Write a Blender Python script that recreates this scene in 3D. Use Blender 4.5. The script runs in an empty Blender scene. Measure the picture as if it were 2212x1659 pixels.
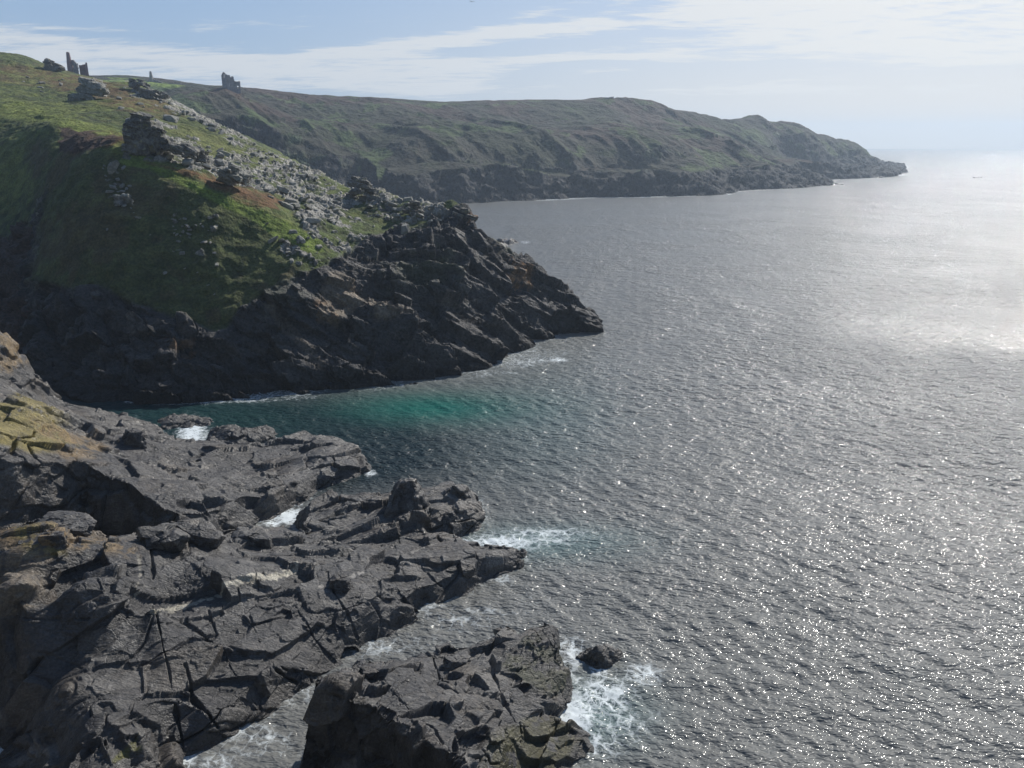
import bpy, math, random
import numpy as np
from mathutils import Vector, Euler
R = math.radians
rnd = random.Random(7)

# ------------------------------------------------------------------ camera, sky, sun, exposure
SEA_R = 5000.0
CAM_H = 40.0
PITCH = math.atan(509.5/1659) + CAM_H/SEA_R
sc = bpy.context.scene
col = sc.collection
cam = bpy.data.cameras.new('camera'); camo = bpy.data.objects.new('camera', cam); col.objects.link(camo)
camo.location = (0, 0, CAM_H); camo.rotation_euler = (math.pi/2-PITCH, 0, 0)
cam.sensor_width = 36; cam.lens = 27.0; cam.clip_start = 0.5; cam.clip_end = 30000
sc.camera = camo

SUN_AZ, SUN_EL = 37.0, 38.0          # azimuth clockwise from the view axis (+Y)
SKY_STRENGTH = 0.1
w = bpy.data.worlds.new('World'); sc.world = w; w.use_nodes = True
sc.view_settings.view_transform = 'Standard'; sc.view_settings.look = 'None'
sc.view_settings.gamma = 1.0; sc.view_settings.exposure = 0.0

sl = bpy.data.lights.new('sun', 'SUN'); sl.energy = 4.8; sl.angle = R(0.53); sl.color = (1, 0.95, 0.87)
slo = bpy.data.objects.new('sun', sl); col.objects.link(slo)
sd = Vector((math.sin(R(SUN_AZ))*math.cos(R(SUN_EL)), math.cos(R(SUN_AZ))*math.cos(R(SUN_EL)), math.sin(R(SUN_EL))))
slo.rotation_euler = (-sd).to_track_quat('-Z', 'Y').to_euler()
slo.location = (0, 0, 300)
sc.cycles.max_bounces = 6; sc.cycles.volume_bounces = 0; sc.cycles.sample_clamp_indirect = 4
sc.cycles.use_denoising = True

class NT:
    """small node-tree helper"""
    def __init__(s, tree):
        s.t = tree; s.n = tree.nodes; s.l = tree.links
    def new(s, kind, **kw):
        nd = s.n.new(kind)
        for k, v in kw.items(): setattr(nd, k, v)
        return nd
    def put(s, sock, v):
        if hasattr(v, 'is_output') or isinstance(v, bpy.types.NodeSocket): s.l.new(v, sock)
        elif isinstance(v, (tuple, list)) and len(v) == 3 and sock.type == 'RGBA': sock.default_value = (*v, 1)
        else: sock.default_value = v
    def m(s, op, a, b=0.0, c=None, clamp=False):
        nd = s.new('ShaderNodeMath', operation=op, use_clamp=clamp)
        s.put(nd.inputs[0], a); s.put(nd.inputs[1], b)
        if c is not None: s.put(nd.inputs[2], c)
        return nd.outputs[0]
    def mix(s, f, a, b, typ='RGBA', blend='MIX'):
        nd = s.new('ShaderNodeMix', data_type=typ)
        if typ == 'RGBA': nd.blend_type = blend; i = (0, 6, 7); o = 2
        else: i = (0, 2, 3); o = 0
        s.put(nd.inputs[i[0]], f); s.put(nd.inputs[i[1]], a); s.put(nd.inputs[i[2]], b)
        return nd.outputs[o]
    def sm(s, v, a, b, lo=0.0, hi=1.0):
        nd = s.new('ShaderNodeMapRange', interpolation_type='SMOOTHSTEP')
        s.put(nd.inputs[0], v); s.put(nd.inputs[1], a); s.put(nd.inputs[2], b); s.put(nd.inputs[3], lo); s.put(nd.inputs[4], hi)
        return nd.outputs[0]
    def vm(s, op, a, b=(0, 0, 0)):
        nd = s.new('ShaderNodeVectorMath', operation=op); s.put(nd.inputs[0], a); s.put(nd.inputs[1], b)
        return nd.outputs[0]
    def xyz(s, x, y, z):
        nd = s.new('ShaderNodeCombineXYZ'); s.put(nd.inputs[0], x); s.put(nd.inputs[1], y); s.put(nd.inputs[2], z)
        return nd.outputs[0]
    def noise(s, vec, scale, detail=4, rough=0.5, dist=0.0, col=False):
        nd = s.new('ShaderNodeTexNoise'); s.put(nd.inputs['Vector'], vec); nd.inputs['Scale'].default_value = scale
        nd.inputs['Detail'].default_value = detail; nd.inputs['Roughness'].default_value = rough
        nd.inputs['Distortion'].default_value = dist
        return nd.outputs[1 if col else 0]
    def voro(s, vec, scale, feature='F1', rand=1.0, out=0):
        nd = s.new('ShaderNodeTexVoronoi', feature=feature); s.put(nd.inputs['Vector'], vec); nd.inputs['Scale'].default_value = scale
        nd.inputs['Randomness'].default_value = rand
        return nd.outputs[out]

# pixel (in a 2212 x 1659 view of the photograph) -> direction, azimuth, elevation, ground point
CP, SP = math.cos(PITCH), math.sin(PITCH)
def ray(px, py):
    rx = (px-1106)/1659; ru = (829.5-py)/1659
    return rx, CP+ru*SP, -SP+ru*CP
def P(px, py, z=None, d=None):
    x, y, zz = ray(px, py)
    t = (z-CAM_H)/zz if z is not None else d/y
    return (x*t, y*t, CAM_H+zz*t)
def azel(px, py):
    x, y, z = ray(px, py)
    return math.atan2(x, y), math.atan2(z, math.hypot(x, y))
def to_px(x, y, z):
    zz = z-CAM_H
    f = y*CP - zz*SP; u = y*SP + zz*CP
    f = np.maximum(f, 1e-3)
    return 1106+1659*x/f, 829.5-1659*u/f

def build_world():
    n = NT(w.node_tree); n.n.clear()
    out = n.new('ShaderNodeOutputWorld'); bg = n.new('ShaderNodeBackground'); n.l.new(bg.outputs[0], out.inputs[0])
    sky = n.new('ShaderNodeTexSky', sky_type='NISHITA'); sky.sun_disc = False
    sky.sun_elevation = R(SUN_EL); sky.sun_rotation = R(SUN_AZ); sky.altitude = 40
    sky.air_density = 1.0; sky.dust_density = 1.6; sky.ozone_density = 1.2
    geo = n.new('ShaderNodeTexCoord'); d = geo.outputs['Generated']
    s = n.new('ShaderNodeSeparateXYZ'); n.l.new(d, s.inputs[0])
    az = n.m('ARCTAN2', s.outputs[0], s.outputs[1]); el = n.m('ARCSINE', s.outputs[2])
    zz = n.m('MAXIMUM', s.outputs[2], 0.0)
    zz = n.m('ADD', zz, 0.10)
    pl = n.xyz(n.m('DIVIDE', s.outputs[0], zz), n.m('DIVIDE', s.outputs[1], zz), 0.0)
    # tilt the streaks a little
    rot = n.new('ShaderNodeMapping'); n.l.new(pl, rot.inputs[0]); rot.inputs['Rotation'].default_value = (0, 0, R(-14)); rot.inputs['Scale'].default_value = (0.55, 1.6, 1)
    nz = n.noise(rot.outputs[0], 2.4, 9, 0.60, 0.8)
    nz2 = n.noise(rot.outputs[0], 9.0, 7, 0.65, 0.4)
    nn = n.m('ADD', n.m('MULTIPLY', nz, 0.5), n.m('MULTIPLY', nz2, 0.5))
    # where the cloud banks lie (centre, half width, half height, tilt in degrees, strength)
    banks = [(1900, 60, 330, 48, -6, 1.2), (2330, 25, 380, 50, -3, 1.05), (2330, 102, 240, 16, 2, .9), (1600, 12, 200, 22, -8, .8), (2000, 118, 360, 14, -1, 1.1), (1700, 92, 200, 14, -8, .7), (2050, 5, 300, 40, 0, .9),
             (1010, 86, 300, 15, 5, 1.0), (1260, 56, 260, 12, 2, 1.1), (800, 108, 200, 14, 6, .75), (900, 148, 260, 20, 5, 1.05), (1180, 128, 260, 7, 1, 1.0), (860, 185, 300, 22, -1, 1.0), (640, 165, 240, 26, 4, .95),
             (960, 190, 110, 12, 4, .6), (300, 120, 260, 26, -3, .72), (470, 140, 220, 24, 3, .8), (60, 90, 150, 22, 0, .55), (120, 150, 240, 24, 0, .7), (340, 165, 260, 16, 0, .85), (1510, 104, 120, 8, 2, .85), (1420, 82, 60, 6, 2, .6),
             (1150, 30, 60, 9, 3, .95), (1320, 24, 40, 10, 10, .5), (1350, 123, 90, 5, 1, .75), (1300, 155, 60, 6, 3, .75), (1740, 194, 230, 11, 0, 1.15), (2150, 181, 110, 6, 3, .7), (1430, 195, 40, 3, 0, .7), (2090, 134, 45, 4, 0, .9), (1580, 146, 60, 5, 0, .5), (-300, 80, 300, 50, 0, .8)]
    tot = None
    for (px, py, wx, wy, tilt, st) in banks:
        a0, e0 = azel(px, py); hw = wx/1659*0.95; hh = wy/1659*0.95
        c, si = math.cos(R(tilt)), math.sin(R(tilt))
        da = n.m('SUBTRACT', az, a0); de = n.m('SUBTRACT', el, e0)
        u = n.m('ADD', n.m('MULTIPLY', da, c/hw), n.m('MULTIPLY', de, si/hw))
        v = n.m('ADD', n.m('MULTIPLY', da, -si/hh), n.m('MULTIPLY', de, c/hh))
        r2 = n.m('ADD', n.m('MULTIPLY', u, u), n.m('MULTIPLY', v, v))
        g = n.m('MULTIPLY', n.m('EXPONENT', n.m('MULTIPLY', r2, -1.0)), st)
        tot = g if tot is None else n.m('ADD', tot, g)
    tot = n.m('MINIMUM', tot, 1.25)
    st_n = n.noise(n.xyz(n.m('MULTIPLY', az, 5.0), n.m('MULTIPLY', n.m('SUBTRACT', el, n.m('MULTIPLY', az, 0.05)), 52.0), 3.0), 1.0, 6, 0.62, 0.5)
    nn = n.m('MULTIPLY', n.m('SUBTRACT', n.m('ADD', n.m('MULTIPLY', nn, 0.55), n.m('MULTIPLY', st_n, 0.45)), 0.5), 2.6)
    dens = n.m('ADD', n.m('ADD', nn, 0.5), n.m('MULTIPLY', tot, 0.33))
    cl = n.sm(dens, 0.60, 0.94)
    # forward glow of the clouds and the air towards the sun
    dt = n.new('ShaderNodeVectorMath', operation='DOT_PRODUCT'); n.l.new(d, dt.inputs[0]); dt.inputs[1].default_value = tuple(sd)
    ca = n.m('MAXIMUM', dt.outputs['Value'], 0.0)
    glow = n.m('POWER', ca, 7.0)
    ccol = n.mix(n.m('MULTIPLY', glow, 1.0, clamp=True), (7.2, 7.5, 7.8), (12.6, 11.8, 10.4))
    # pale air near the horizon
    low = n.m('EXPONENT', n.m('MULTIPLY', n.m('MAXIMUM', s.outputs[2], 0.0), -9.5))
    gh = n.sm(ca, 0.45, 0.86)
    hcol = n.mix(gh, (5.0, 6.0, 6.9), (9.9, 9.2, 8.1))
    hi = n.sm(s.outputs[2], 0.28, 0.65)
    base = n.mix(n.mix(hi, 0.66, 0.94, 'FLOAT'), sky.outputs[0], n.mix(hi, (2.2, 4.1, 7.4), (0.8, 1.5, 3.0)))
    base = n.mix(n.m('MULTIPLY', low, 0.92), base, hcol)
    fin = n.mix(n.m('MULTIPLY', cl, 0.86), base, ccol)
    n.l.new(fin, bg.inputs[0]); bg.inputs[1].default_value = SKY_STRENGTH
build_world()

# ------------------------------------------------------------------ numpy noise
def _h(ix, iy, iz, seed):
    h = (ix.astype(np.int64)*374761393 + iy.astype(np.int64)*668265263 + iz.astype(np.int64)*2147483647 + seed*974634777) & 0xffffffff
    h = ((h ^ (h >> 13))*1274126177) & 0xffffffff
    h = ((h ^ (h >> 16))*2246822519) & 0xffffffff
    return h ^ (h >> 15)
def h01(ix, iy, iz, seed): return (_h(ix, iy, iz, seed) & 0xffffff).astype(np.float32)/16777216.0
def vnoise(p, seed=0):
    i = np.floor(p).astype(np.int32); f = (p-i).astype(np.float32); f = f*f*f*(f*(f*6-15)+10)
    r = 0
    for a in (0, 1):
        wx = f[:, 0] if a else 1-f[:, 0]
        for b in (0, 1):
            wy = wx*(f[:, 1] if b else 1-f[:, 1])
            for c in (0, 1):
                wz = wy*(f[:, 2] if c else 1-f[:, 2])
                r = r + wz*h01(i[:, 0]+a, i[:, 1]+b, i[:, 2]+c, seed)
    return r*2-1
def fbm(p, scale, octv=4, seed=0, gain=0.5, ridged=False):
    q = np.asarray(p, np.float32)/scale; a = 1.0; s = 0; t = 0
    for k in range(octv):
        v = vnoise(q + 17.3*k, seed+k*31)
        if ridged: v = 1-2*np.abs(v)
        s = s + a*v; t += a; a *= gain; q = q*2.03
    return s/t
def rotm(ax, ay, az):
    return np.array(Euler((R(ax), R(ay), R(az))).to_matrix(), np.float32)
def blocks(p, size, rot, seed):
    """fractured rock: for each point its Worley cell's offset and tilt, plus the distance to the crack"""
    q = (p @ rot)/np.array(size, np.float32)
    i = np.floor(q).astype(np.int32); n = len(q)
    b1 = np.full(n, 1e9, np.float32); b2 = b1.copy(); idx = np.zeros((n, 3), np.int32); rel = np.zeros((n, 3), np.float32)
    for a in (-1, 0, 1):
        for b in (-1, 0, 1):
            for c in (-1, 0, 1):
                j = i + np.array((a, b, c), np.int32)
                s = np.stack([h01(j[:, 0], j[:, 1], j[:, 2], seed+k) for k in range(3)], 1)*0.8+0.1
                dv = q-(j+s); d2 = np.abs(dv).max(1)*0.6+np.sqrt((dv*dv).sum(1))*0.4
                m = d2 < b1
                b2 = np.where(m, b1, np.minimum(b2, d2)); b1 = np.where(m, d2, b1)
                idx[m] = j[m]; rel[m] = dv[m]
    r = [h01(idx[:, 0], idx[:, 1], idx[:, 2], seed+10+k)*2-1 for k in range(4)]
    return r[0], r[1]*rel[:, 0]+r[2]*rel[:, 1]+r[3]*rel[:, 2], b2-b1
def sstep(x, a, b):
    t = np.clip((x-a)/(b-a), 0, 1); return t*t*(3-2*t)

class TPS:
    def __init__(s, pts, reg=0.02, L=100.0):
        a = np.array(pts, float); s.c = a[:, :2].mean(0); s.L = L; s.x = (a[:, :2]-s.c)/L; n = len(a)
        r = np.linalg.norm(s.x[:, None]-s.x[None], axis=2); K = s.k(r)+np.eye(n)*reg*1e-2
        Pm = np.hstack([np.ones((n, 1)), s.x]); A = np.block([[K, Pm], [Pm.T, np.zeros((3, 3))]])
        s.w = np.linalg.solve(A, np.concatenate([a[:, 2], np.zeros(3)]))
    def k(s, r): return np.where(r > 1e-9, r*r*np.log(np.maximum(r, 1e-9)), 0)
    def __call__(s, x, y):
        X = (np.asarray(x)-s.c[0])/s.L; Y = (np.asarray(y)-s.c[1])/s.L
        o = s.w[-3]+s.w[-2]*X+s.w[-1]*Y
        for (cx, cy), wt in zip(s.x, s.w):
            r2 = (X-cx)**2+(Y-cy)**2+1e-12; o = o+wt*0.5*r2*np.log(r2)
        return o
class Poly:
    """coastline: signed distance (positive inside) and a cliff slope blended along the line"""
    def __init__(s, v):
        s.v = np.array([p[:2] for p in v], float); s.k = np.array([p[2] for p in v], float)
    def __call__(s, x, y):
        n = len(s.v); best = np.full(x.shape, 1e9); kk = np.ones(x.shape); ins = np.zeros(x.shape, bool)
        for i in range(n):
            a = s.v[i]; b = s.v[(i+1) % n]; e = b-a; L = (e*e).sum()+1e-9
            t = np.clip(((x-a[0])*e[0]+(y-a[1])*e[1])/L, 0, 1)
            d = np.hypot(x-a[0]-t*e[0], y-a[1]-t*e[1]); m = d < best
            best = np.where(m, d, best); kk = np.where(m, s.k[i]*(1-t)+s.k[(i+1) % n]*t, kk)
            c = (a[1] > y) != (b[1] > y)
            xx = (b[0]-a[0])*(y-a[1])/(b[1]-a[1]+1e-12)+a[0]
            ins ^= c & (x < xx)
        return np.where(ins, best, -best), kk
def pmask(px, py, poly, soft):
    s, _ = Poly([(a, b, 1) for a, b in poly])(px, py)
    return sstep(s, -soft, soft)
def cpoly(l):     # (px,py,z,k) -> plan polygon
    o = []
    for p in l:
        q = P(p[0], p[1], z=p[2]); o.append((q[0], q[1], p[3]))
    return Poly(o)

# ------------------------------------------------------------------ mesh helpers
def tag(o, label=None, cat=None, group=None, kind=None):
    if label: o['label'] = label
    if cat: o['category'] = cat
    if group: o['group'] = group
    if kind: o['kind'] = kind
    return o
def mesh_np(name, v, quads, mat, cols=None, attrs=None, smooth=True):
    me = bpy.data.meshes.new(name); me.vertices.add(len(v)); me.vertices.foreach_set('co', v.astype(np.float32).ravel())
    nq = len(quads); k = quads.shape[1]
    me.loops.add(nq*k); me.polygons.add(nq)
    me.loops.foreach_set('vertex_index', quads.astype(np.int32).ravel())
    me.polygons.foreach_set('loop_start', np.arange(nq, dtype=np.int32)*k)
    me.polygons.foreach_set('use_smooth', np.full(nq, smooth, bool))
    me.update(calc_edges=True)
    if cols is not None:
        a = me.color_attributes.new('Col', 'FLOAT_COLOR', 'POINT')
        a.data.foreach_set('color', np.hstack([cols, np.ones((len(cols), 1))]).astype(np.float32).ravel())
    for kx, vv in (attrs or {}).items():
        a = me.attributes.new(kx, 'FLOAT', 'POINT'); a.data.foreach_set('value', vv.astype(np.float32))
    me.materials.append(mat)
    o = bpy.data.objects.new(name, me); col.objects.link(o)
    return o
def grid_quads(nr, nc, keep=None):
    i = np.arange(nr*nc).reshape(nr, nc)
    q = np.stack([i[:-1, :-1], i[1:, :-1], i[1:, 1:], i[:-1, 1:]], 2).reshape(-1, 4)
    if keep is not None:
        q = q[keep[q].any(1)]
        used = np.zeros(nr*nc, bool); used[q.ravel()] = True
        mp = np.cumsum(used)-1
        return mp[q], used
    return q, np.ones(nr*nc, bool)
def grid_normals(V, nr, nc):
    g = V.reshape(nr, nc, 3); du = np.gradient(g, axis=0); dv = np.gradient(g, axis=1)
    n = np.cross(dv, du); n /= np.linalg.norm(n, axis=2, keepdims=True)+1e-9
    n *= np.sign(n[..., 2:3]+1e-9)
    return n.reshape(-1, 3)
def polar(a0, a1, na, rads):
    a = np.radians(np.linspace(a0, a1, na)); A, Rr = np.meshgrid(a, rads)
    return (np.sin(A)*Rr).ravel(), (np.cos(A)*Rr).ravel(), len(rads), na
def arc_polar(a0, a1, na, rads, hf):
    """polar grid whose rings crowd together on steep ground, so that cliffs get as many faces as flats"""
    st = 4; x, y, nr, nc = polar(a0, a1, (na+st-1)//st+1, rads)
    Z = np.asarray(hf(x, y)).reshape(nr, nc); dr_ = np.diff(rads)[:, None]
    wt = np.sqrt(1+(0.85*np.diff(Z, axis=0)/dr_)**2)
    for _ in range(3): wt = (wt+np.roll(wt, 1, 1)+np.roll(wt, -1, 1)+np.vstack([wt[:1], wt[:-1]])+np.vstack([wt[1:], wt[-1:]]))/5
    cum = np.vstack([np.zeros((1, nc)), np.cumsum(wt, 0)]); cum /= cum[-1:]
    u = np.linspace(0, 1, nr); Rr = np.stack([np.interp(u, cum[:, c], rads) for c in range(nc)], 1)
    a = np.linspace(0, nc-1, na); i0 = np.minimum(a.astype(int), nc-2); f = a-i0
    Rf = Rr[:, i0]*(1-f)+Rr[:, i0+1]*f; A_ = np.radians(np.linspace(a0, a1, na))[None]
    return (np.sin(A_)*Rf).ravel(), (np.cos(A_)*Rf).ravel(), nr, na
def lerp(a, b, t):
    return a*(1-t[:, None])+np.asarray(b)*t[:, None] if np.ndim(b) > 1 else a*(1-t[:, None])+np.array(b)[None]*t[:, None]

# ------------------------------------------------------------------ materials
def new_mat(name):
    m = bpy.data.materials.new(name); m.use_nodes = True; n = NT(m.node_tree); n.n.clear()
    out = n.new('ShaderNodeOutputMaterial'); b = n.new('ShaderNodeBsdfPrincipled'); n.l.new(b.outputs[0], out.inputs[0])
    return m, n, b, out
def mat_ground(name, s1, s2, bump, crack=0.0, rough=(0.9, 0.62), spec=0.35, strata=False):
    """vertex colour x fine procedural mottling; 'rock' attribute = bare rock, else turf"""
    m, n, b, out = new_mat(name)
    c = n.new('ShaderNodeAttribute', attribute_name='Col'); rk = n.new('ShaderNodeAttribute', attribute_name='rock')
    pos = n.new('ShaderNodeNewGeometry').outputs['Position']
    a = n.noise(pos, s1, 6, 0.62); f = n.noise(pos, s2, 5, 0.65)
    v = n.m('MULTIPLY', n.sm(a, 0.3, 0.7, 0.72, 1.28), n.sm(f, 0.3, 0.72, 0.62, 1.42))
    hs = n.mix(1.0, c.outputs[0], n.xyz(v, v, v), blend='MULTIPLY')
    n.l.new(hs, b.inputs['Base Color'])
    n.put(b.inputs['Roughness'], n.mix(rk.outputs['Fac'], rough[0], rough[1], 'FLOAT'))
    b.inputs['Specular IOR Level'].default_value = spec
    h = n.m('ADD', n.m('MULTIPLY', a, 1.2/s1), n.m('MULTIPLY', f, 0.9/s2))
    if crack:
        mp = n.new('ShaderNodeMapping'); n.l.new(pos, mp.inputs[0]); mp.inputs['Rotation'].default_value = (R(20), R(-15), R(35)); mp.inputs['Scale'].default_value = (1, 2.1, 1.5)
        wv = n.vm('ADD', mp.outputs[0], n.vm('SCALE', n.noise(pos, 0.8, 3, 0.5, col=True)))
        wv.node.inputs[1].node.inputs[3].default_value = 0.6 if False else 0.5
        e = n.voro(wv, crack, 'DISTANCE_TO_EDGE')
        cr = n.m('MULTIPLY', n.sm(e, 0.0, 0.03, -1.0, 0.0), n.sm(n.noise(pos, crack*0.5, 2), 0.45, 0.55))
        ee = n.voro(wv, crack*3.1, 'DISTANCE_TO_EDGE'); cr2 = n.m('MULTIPLY', n.sm(ee, 0.0, 0.05, -1.0, 0.0), n.sm(n.noise(pos, crack*0.8, 2), 0.45, 0.6))
        cc = n.m('MULTIPLY', n.m('ADD', n.m('MULTIPLY', cr, 0.10/crack), n.m('MULTIPLY', cr2, 0.03/crack)), rk.outputs['Fac'])
        h = n.m('ADD', h, cc)
    if strata:
        ms = n.new('ShaderNodeMapping'); n.l.new(pos, ms.inputs[0]); ms.inputs['Rotation'].default_value = (R(12), R(-22), R(28)); ms.inputs['Scale'].default_value = (0.5, 4.5, 3.2)
        sn = n.noise(ms.outputs[0], 1.0, 5, 0.65, 0.4); h = n.m('ADD', n.m('MULTIPLY', h, 0.55), n.m('MULTIPLY', n.sm(sn, 0.35, 0.65), 0.16))
    bp = n.new('ShaderNodeBump'); bp.inputs['Strength'].default_value = bump; bp.inputs['Distance'].default_value = 1.0
    n.l.new(h, bp.inputs['Height']); n.l.new(bp.outputs[0], b.inputs['Normal'])
    return m
def mat_stone(name, c1, c2, scale, rough=0.85, bump=0.4, courses=0.0):
    m, n, b, out = new_mat(name)
    pos = n.new('ShaderNodeTexCoord').outputs['Object']
    a = n.noise(pos, scale, 6, 0.65); f = n.noise(pos, scale*5, 4, 0.6)
    t = n.sm(n.m('ADD', n.m('MULTIPLY', a, 0.6), n.m('MULTIPLY', f, 0.4)), 0.38, 0.62)
    n.l.new(n.mix(t, c1, c2), b.inputs['Base Color']); b.inputs['Roughness'].default_value = rough
    h = n.m('ADD', a, n.m('MULTIPLY', f, 0.3))
    if courses: h = n.m('ADD', h, n.voro(pos, courses, 'DISTANCE_TO_EDGE'))
    bp = n.new('ShaderNodeBump'); bp.inputs['Strength'].default_value = bump; bp.inputs['Distance'].default_value = 0.5/scale
    n.l.new(h, bp.inputs['Height']); n.l.new(bp.outputs[0], b.inputs['Normal'])
    return m
M_NEAR = mat_ground('wet_dark_rock', 0.9, 6.0, 0.5, crack=0.5, rough=(0.85, 0.44), spec=0.55, strata=True)
M_MID = mat_ground('headland_turf_and_rock', 0.35, 2.2, 0.7, crack=0.22, rough=(0.95, 0.68))
M_FAR = mat_ground('far_heath_and_cliff', 0.06, 0.4, 0.8, crack=0.0, rough=(0.95, 0.85))

# ------------------------------------------------------------------ FAR HEADLAND
A_pts = []
def A(px, py, d): A_pts.append(P(px, py, d=d))
for t in [(-700, 150, 760), (-400, 150, 760), (-100, 150, 760), (60, 160, 760), (180, 164, 760), (250, 163, 770), (330, 168, 780), (400, 178, 790), (480, 191, 790), (560, 194, 800), (650, 204, 810),
          (740, 210, 820), (830, 213, 830), (900, 217, 840), (1000, 217, 850), (1100, 217, 860), (1200, 215, 880), (1310, 214, 900),
          (1400, 226, 940), (1450, 239, 960), (1520, 256, 985), (1560, 263, 1010), (1610, 265, 1040), (1640, 262, 1050), (1690, 268, 1065),
          (1720, 280, 1075), (1750, 293, 1085), (1800, 303, 1100), (1830, 312, 1110), (1860, 327, 1120), (1890, 350, 1150), (1910, 366, 1180), (1935, 376, 1220)]: A(*t)
for t in [(-100, 185, 660), (60, 190, 640), (120, 176, 700), (180, 180, 690), (250, 176, 710), (250, 196, 640), (330, 182, 700), (330, 200, 640), (420, 190, 700), (420, 218, 610), (490, 201, 610), (450, 235, 570), (450, 270, 530), (380, 240, 560), (540, 228, 600), (560, 260, 565), (620, 240, 660), (620, 300, 550), (700, 340, 555), (700, 280, 625), (780, 260, 690), (800, 330, 600),
          (860, 390, 585), (900, 300, 680), (900, 350, 630), (960, 400, 598), (1000, 260, 760), (1020, 320, 680), (1060, 370, 640), (1100, 300, 730), (1100, 265, 780), (1150, 400, 630), (1180, 345, 680),
          (1240, 300, 760), (1240, 260, 830), (1260, 330, 720), (1300, 365, 695), (1330, 290, 810), (1350, 335, 735), (1400, 300, 800), (1420, 350, 735), (1440, 270, 880), (1480, 350, 745),
          (1520, 310, 850), (1560, 340, 780), (1600, 320, 860), (1620, 345, 830), (1530, 280, 930), (1650, 352, 850), (1580, 375, 745), (1500, 385, 715), (1400, 385, 700),
          (1660, 375, 830), (1700, 385, 860), (1680, 330, 960), (1740, 330, 1010), (1780, 350, 1020), (1840, 360, 1080), (1640, 300, 980), (1740, 365, 1000)]: A(*t)
for i, q in enumerate(A_pts[2:30]):
    f = math.hypot(q[0], q[1]); dd, dz = ((70, -7), (170, -26))[i % 2]; A_pts.append((q[0]*(1+dd/f), q[1]*(1+dd/f), q[2]+dz))
for x, y, d in [(-100, 130, 1400), (300, 150, 1400), (700, 190, 1400), (1100, 200, 1400), (1350, 200, 1500)]:
    q = P(x, y, d=d); A_pts.append((q[0], q[1], 60.0))
A_pts += [P(400, 400, d=470), P(-100, 480, d=420)]
A_pts.append((720, 1400, 10)); A_pts.append((560, 1500, 25))
_bx = [-900, 60, 560, 880, 1010, 1180, 1400, 1590, 1792]; _bd = [P(0, v, z=0)[1] for v in (440, 455, 448, 444, 440, 432, 425, 414, 398)]
for i, q in enumerate(A_pts):
    qx, qy = to_px(*q)
    if qy > 255 and 830 < qx < 1610 and q[1] < 880 and q[2] < 75:
        db = np.interp(qx, _bx, _bd); f = 0.45*float(sstep(np.array(float(qy)), 250, 310)); d = q[1]-f*(q[1]-db); A_pts[i] = P(float(qx), float(qy), d=d)
tpsA = TPS(A_pts, L=400)
coastA = Poly([(-900, 330, 3), (-420, 400, 2), (-300, 440, 1.5), (-190, 505, 1.5), (-110, 560, 1.5)] + [P(x, y, z=0)[:2]+(k,) for x, y, k in [
    (880, 444, 2.2), (950, 441, 2.0), (1010, 440, 1.9), (1080, 436, 1.6), (1180, 432, 1.7), (1300, 427, 1.4), (1400, 425, 1.1), (1500, 423, 0.9), (1570, 420, 0.7), (1590, 414, 0.8), (1700, 408, 0.7), (1760, 402, 0.4),
    (1792, 398, 0.25), (1775, 394, .5), (1740, 391, 1.2), (1800, 388, 2), (1860, 386, 1.6), (1930, 380.5, 1.0), (1952, 378, 0.5), (1945, 375.5, .6)]]
    + [(700, 1420, 1), (560, 1700, 1), (-200, 1900, 1), (-1200, 1900, 1)])
def hA(x, y):
    p = np.stack([x, y, np.zeros_like(x)], 1)
    s, k = coastA(x+9*fbm(p, 45, 3, 5), y+9*fbm(p, 45, 3, 9))
    u = tpsA(x, y); u = np.maximum(u, np.minimum(np.maximum(s, 0)*1.2, (15+7*fbm(p, 40, 2, 91))*(1-sstep(x, 330, 420))+3.0))
    # gullies run down towards the water and to the right
    ang = R(38); uu = (x*math.cos(ang)+y*math.sin(ang)); vv = (-x*math.sin(ang)+y*math.cos(ang))
    gp = np.stack([uu+14*fbm(p, 110, 2, 3), vv*0.28, np.zeros_like(x)], 1)
    g = fbm(gp, 46, 4, 21, 0.55, ridged=True)
    steep = sstep(s, 5, 60)*(1-sstep(s, 130, 300))
    lf = 0.12+0.88*sstep(x, -360, -190)
    u = u + lf*g*10.0*steep + lf*1.8*fbm(p, 60, 4, 33)*sstep(s, 5, 90)+lf*5*sstep(s, 5, 50)*(1-sstep(s, 60, 170))*fbm(p, 90, 3, 44)
    cl = k*s*1.0
    cl = np.where(s > 0, cl*(1+0.35*fbm(p, 25, 3, 8)), s*0.4)
    z = np.minimum(u, cl)
    return np.maximum(z, -6), s, u
rad = np.concatenate([np.linspace(470, 1000, 360), np.linspace(1003, 1500, 170)])
x, y, nr, nc = arc_polar(-44, 30, 1150, rad, lambda a, b: hA(a, b)[0])
z, sA, uA = hA(x, y)
V = np.stack([x, y, z], 1)
px, py = to_px(x, y, z)
N = grid_normals(V, nr, nc); slope = 1-N[:, 2]; lfA = sstep(V[:, 0], -330, -150)
rockA = sstep(slope+0.13*fbm(V, 30, 3, 71)+0.10*fbm(V, 8, 3, 73)-0.05*sstep(z, 60, 80)+0.40*(1-sstep(z, 7, 24)), 0.22, 0.36)*(1-(1-lfA)*sstep(z, 40, 60)*.8)
tot = rockA*sstep(z, -2, 2)
o0, t0, e0 = blocks(V, (14, 7, 9), rotm(20, 25, 35), 900)
o1, t1, e1 = blocks(V, (5, 2.6, 3.5), rotm(20, 25, 35), 910)
disp = tot*(2.2*o0+2.6*t0+0.8*o1+0.9*t1) + (1-tot)*0.7*fbm(V, 9, 4, 72)*sstep(z, 2, 8)
V += N*disp[:, None]
fb = fbm(V, 70, 4, 81); fb2 = fbm(V, 14, 4, 82)
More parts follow.
